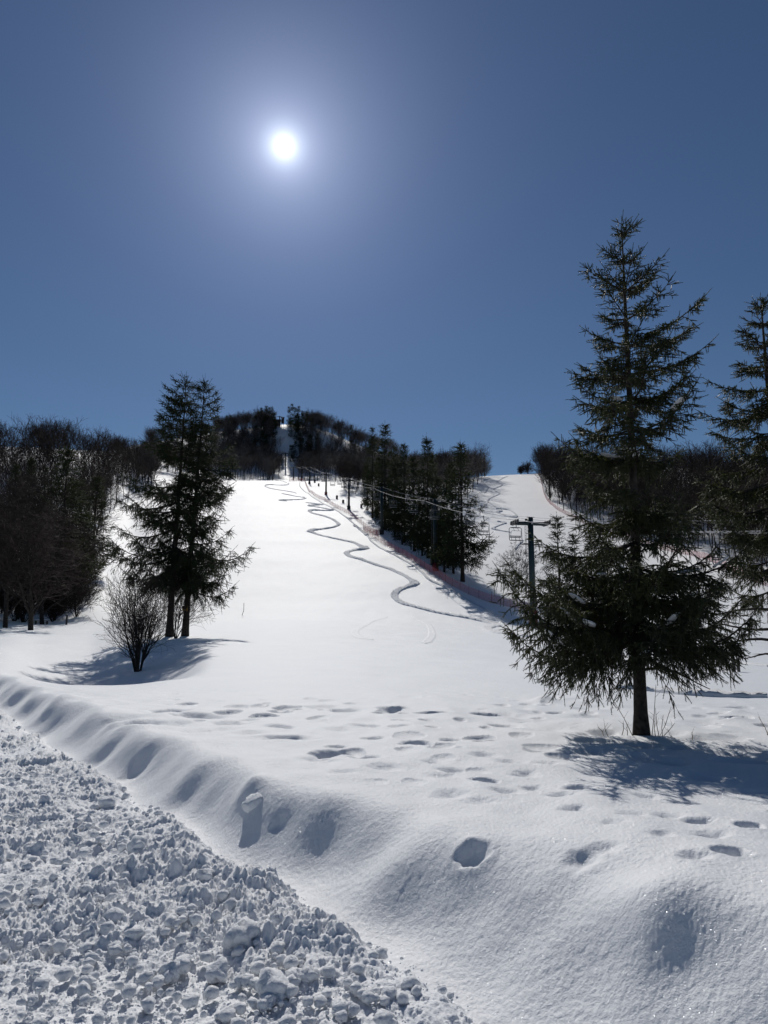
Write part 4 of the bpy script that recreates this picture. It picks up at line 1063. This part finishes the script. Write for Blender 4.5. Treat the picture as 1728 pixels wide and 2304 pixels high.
# lift hut at the summit
p = place(636, 503); t = thing('lift_hut', 'small dark hut on stilts at the top of the lift', 'hut', p, .2)
MB().box((0, 0, 4.0), (1.9, 1.9, 4.0)).build('cabin', M['dark_wall'], t)
MB().box((0, 0, 6.2), (2.4, 2.4, .3)).build('roof', M['dark_steel'], t)
for sx in (-1, 1): MB().box((sx*.7, -.7, .6), (.25, .25, 2.6)).build('stilt', M['dark_wall'], t)
p = place(617, 505); t = thing('top_station', 'low dark lift station between the conifers on the summit', 'building', p, .1)
MB().box((0, 0, 2.2), (9, 5, 3.6)).build('wall', M['dark_wall'], t)
MB().box((0, 0, 4.2), (10, 6, .4)).box((0, 0, 4.6), (10, 3, .4)).build('roof', M['dark_steel'], t)
# dry stalks near the spruce
def stalks(u, v, Y, lst, lab):
    b = pt(u, v, Y); b[2] = hz(b[0], b[1]); t = thing('dry_weed', lab, 'dry plant', b)
    for (du, dv, tu, tv) in lst:
        k = Y / 1600
        rr = np.random.default_rng(abs(int(tu * 7 + tv)))
        P = np.array([(du*k, rr.uniform(-.1, .1), -.03), ((du*.6+tu*.4)*k, 0, tv*k*.4), ((du*.25+tu*.75)*k, 0, tv*k*.75), (tu*k, 0, tv*k)])
        m = MB(); m.tube(P, [.0045, .0038, .003, .0018], 5)
        for j in (1, 2):
            e = P[j] + np.array([rr.uniform(-.08, .08), rr.uniform(-.05, .05), rr.uniform(.03, .1)]); m.prisms(P[j:j+1], e[None], .002, .001, 4)
        m.build('stalk', M['dead_grass'], t)
stalks(1425, 1660, 8.2, [(2,0,-48,88),(-20,0,-20,30),(-10,0,-14,18)], 'tall thin stalk leaning left from the foot of the big spruce')
stalks(1475, 1668, 8.15, [(-5,0,8,110),(5,0,4,60),(12,0,20,45),(14,0,38,62),(20,0,44,28),(-3,0,2,40)], 'tuft of dry stalks right of the big spruce trunk')
stalks(1360, 1664, 8.2, [(4,0,-14,16),(4,0,2,20)], 'few short twigs poking from snow left of the big spruce')
stalks(1560, 1672, 8.1, [(0,0,-2,14),(-40,0,-52,8)], 'small twigs poking from snow right of the tuft of stalks')
stalks(1727, 1640, 8.6, [(4,0,-18,40),(4,0,4,46)], 'leaning twig at the right edge of the picture')

# ------------------------------------------------------------------ world, sun, camera
W = bpy.data.worlds.new('World'); scene.world = W; W.use_nodes = True
nt = W.node_tree; nt.nodes.clear(); L = nt.links.new
out = nt.nodes.new('ShaderNodeOutputWorld')
sky = nt.nodes.new('ShaderNodeTexSky'); sky.sky_type = 'NISHITA'; sky.sun_disc = False
sky.sun_elevation = SUN_EL; sky.sun_rotation = SUN_AZ; sky.altitude = 800; sky.air_density = 1.0; sky.dust_density = .08; sky.ozone_density = 5.0
bg = nt.nodes.new('ShaderNodeBackground'); bg.inputs['Strength'].default_value = .060
hs = nt.nodes.new('ShaderNodeHueSaturation'); hs.inputs['Saturation'].default_value = 1.05; L(sky.outputs[0], hs.inputs['Color']); L(hs.outputs[0], bg.inputs['Color'])
# sun disc and aureole by angular distance from the sun
tc = nt.nodes.new('ShaderNodeTexCoord')
nv = nt.nodes.new('ShaderNodeVectorMath'); nv.operation = 'NORMALIZE'; L(tc.outputs['Generated'], nv.inputs[0])
dt = nt.nodes.new('ShaderNodeVectorMath'); dt.operation = 'DOT_PRODUCT'; L(nv.outputs[0], dt.inputs[0]); dt.inputs[1].default_value = SUN.tolist()
ac = nt.nodes.new('ShaderNodeMath'); ac.operation = 'ARCCOSINE'; L(dt.outputs['Value'], ac.inputs[0])
def expo(k, amp):
    m = nt.nodes.new('ShaderNodeMath'); m.operation = 'MULTIPLY'; m.inputs[1].default_value = -k; L(ac.outputs[0], m.inputs[0])
    e = nt.nodes.new('ShaderNodeMath'); e.operation = 'EXPONENT'; L(m.outputs[0], e.inputs[0])
    a = nt.nodes.new('ShaderNodeMath'); a.operation = 'MULTIPLY'; a.inputs[1].default_value = amp; L(e.outputs[0], a.inputs[0]); return a
def emit(col, src):
    b = nt.nodes.new('ShaderNodeBackground'); b.inputs['Color'].default_value = (*col, 1); L(src.outputs[0], b.inputs['Strength']); return b
def addsh(a, b):
    s = nt.nodes.new('ShaderNodeAddShader'); L(a.outputs[0], s.inputs[0]); L(b.outputs[0], s.inputs[1]); return s
mr = nt.nodes.new('ShaderNodeMapRange'); mr.inputs['From Min'].default_value = rad(.25); mr.inputs['From Max'].default_value = rad(.6)
mr.inputs['To Min'].default_value = 4.0; mr.inputs['To Max'].default_value = 0.0; L(ac.outputs[0], mr.inputs['Value'])
sh = addsh(bg, emit((1, .98, .94), mr))
sh = addsh(sh, emit((.92, .96, 1.0), expo(95, 2.7)))
sh = addsh(sh, emit((.85, .9, 1.0), expo(20, .55)))
sh = addsh(sh, emit((.52, .62, 1.0), expo(9.5, .47)))
sh = addsh(sh, emit((.60, .58, 1.0), expo(2.2, .045)))
L(sh.outputs[0], out.inputs['Surface'])
sun = bpy.data.lights.new('sun', 'SUN'); sun.energy = 5.0; sun.angle = rad(.55); sun.color = (1, .965, .91)
so = bpy.data.objects.new('sun', sun); COL.objects.link(so); so.location = (0, 0, 40)
so.rotation_euler = Vector((-SUN).tolist()).to_track_quat('-Z', 'Y').to_euler()
cam = bpy.data.cameras.new('camera'); cam.sensor_fit = 'VERTICAL'; cam.sensor_height = 36; cam.lens = 36 * F / 2304
cam.clip_end = 5000; cam.clip_start = .05
co = bpy.data.objects.new('camera', cam); COL.objects.link(co); co.rotation_euler = (math.pi / 2 + PITCH, 0, 0)
scene.camera = co
scene.view_settings.view_transform = 'Standard'; scene.view_settings.look = 'None'
scene.view_settings.exposure = -0.5; scene.view_settings.gamma = 1.0
c = scene.cycles
c.max_bounces = 6; c.diffuse_bounces = 3; c.glossy_bounces = 2; c.transmission_bounces = 2; c.transparent_max_bounces = 12
c.sample_clamp_indirect = 6.0
try:
    c.use_denoising = True; c.denoiser = 'OPENIMAGEDENOISE'; c.denoising_input_passes = 'RGB_ALBEDO_NORMAL'; c.denoising_prefilter = 'ACCURATE'
except Exception: pass
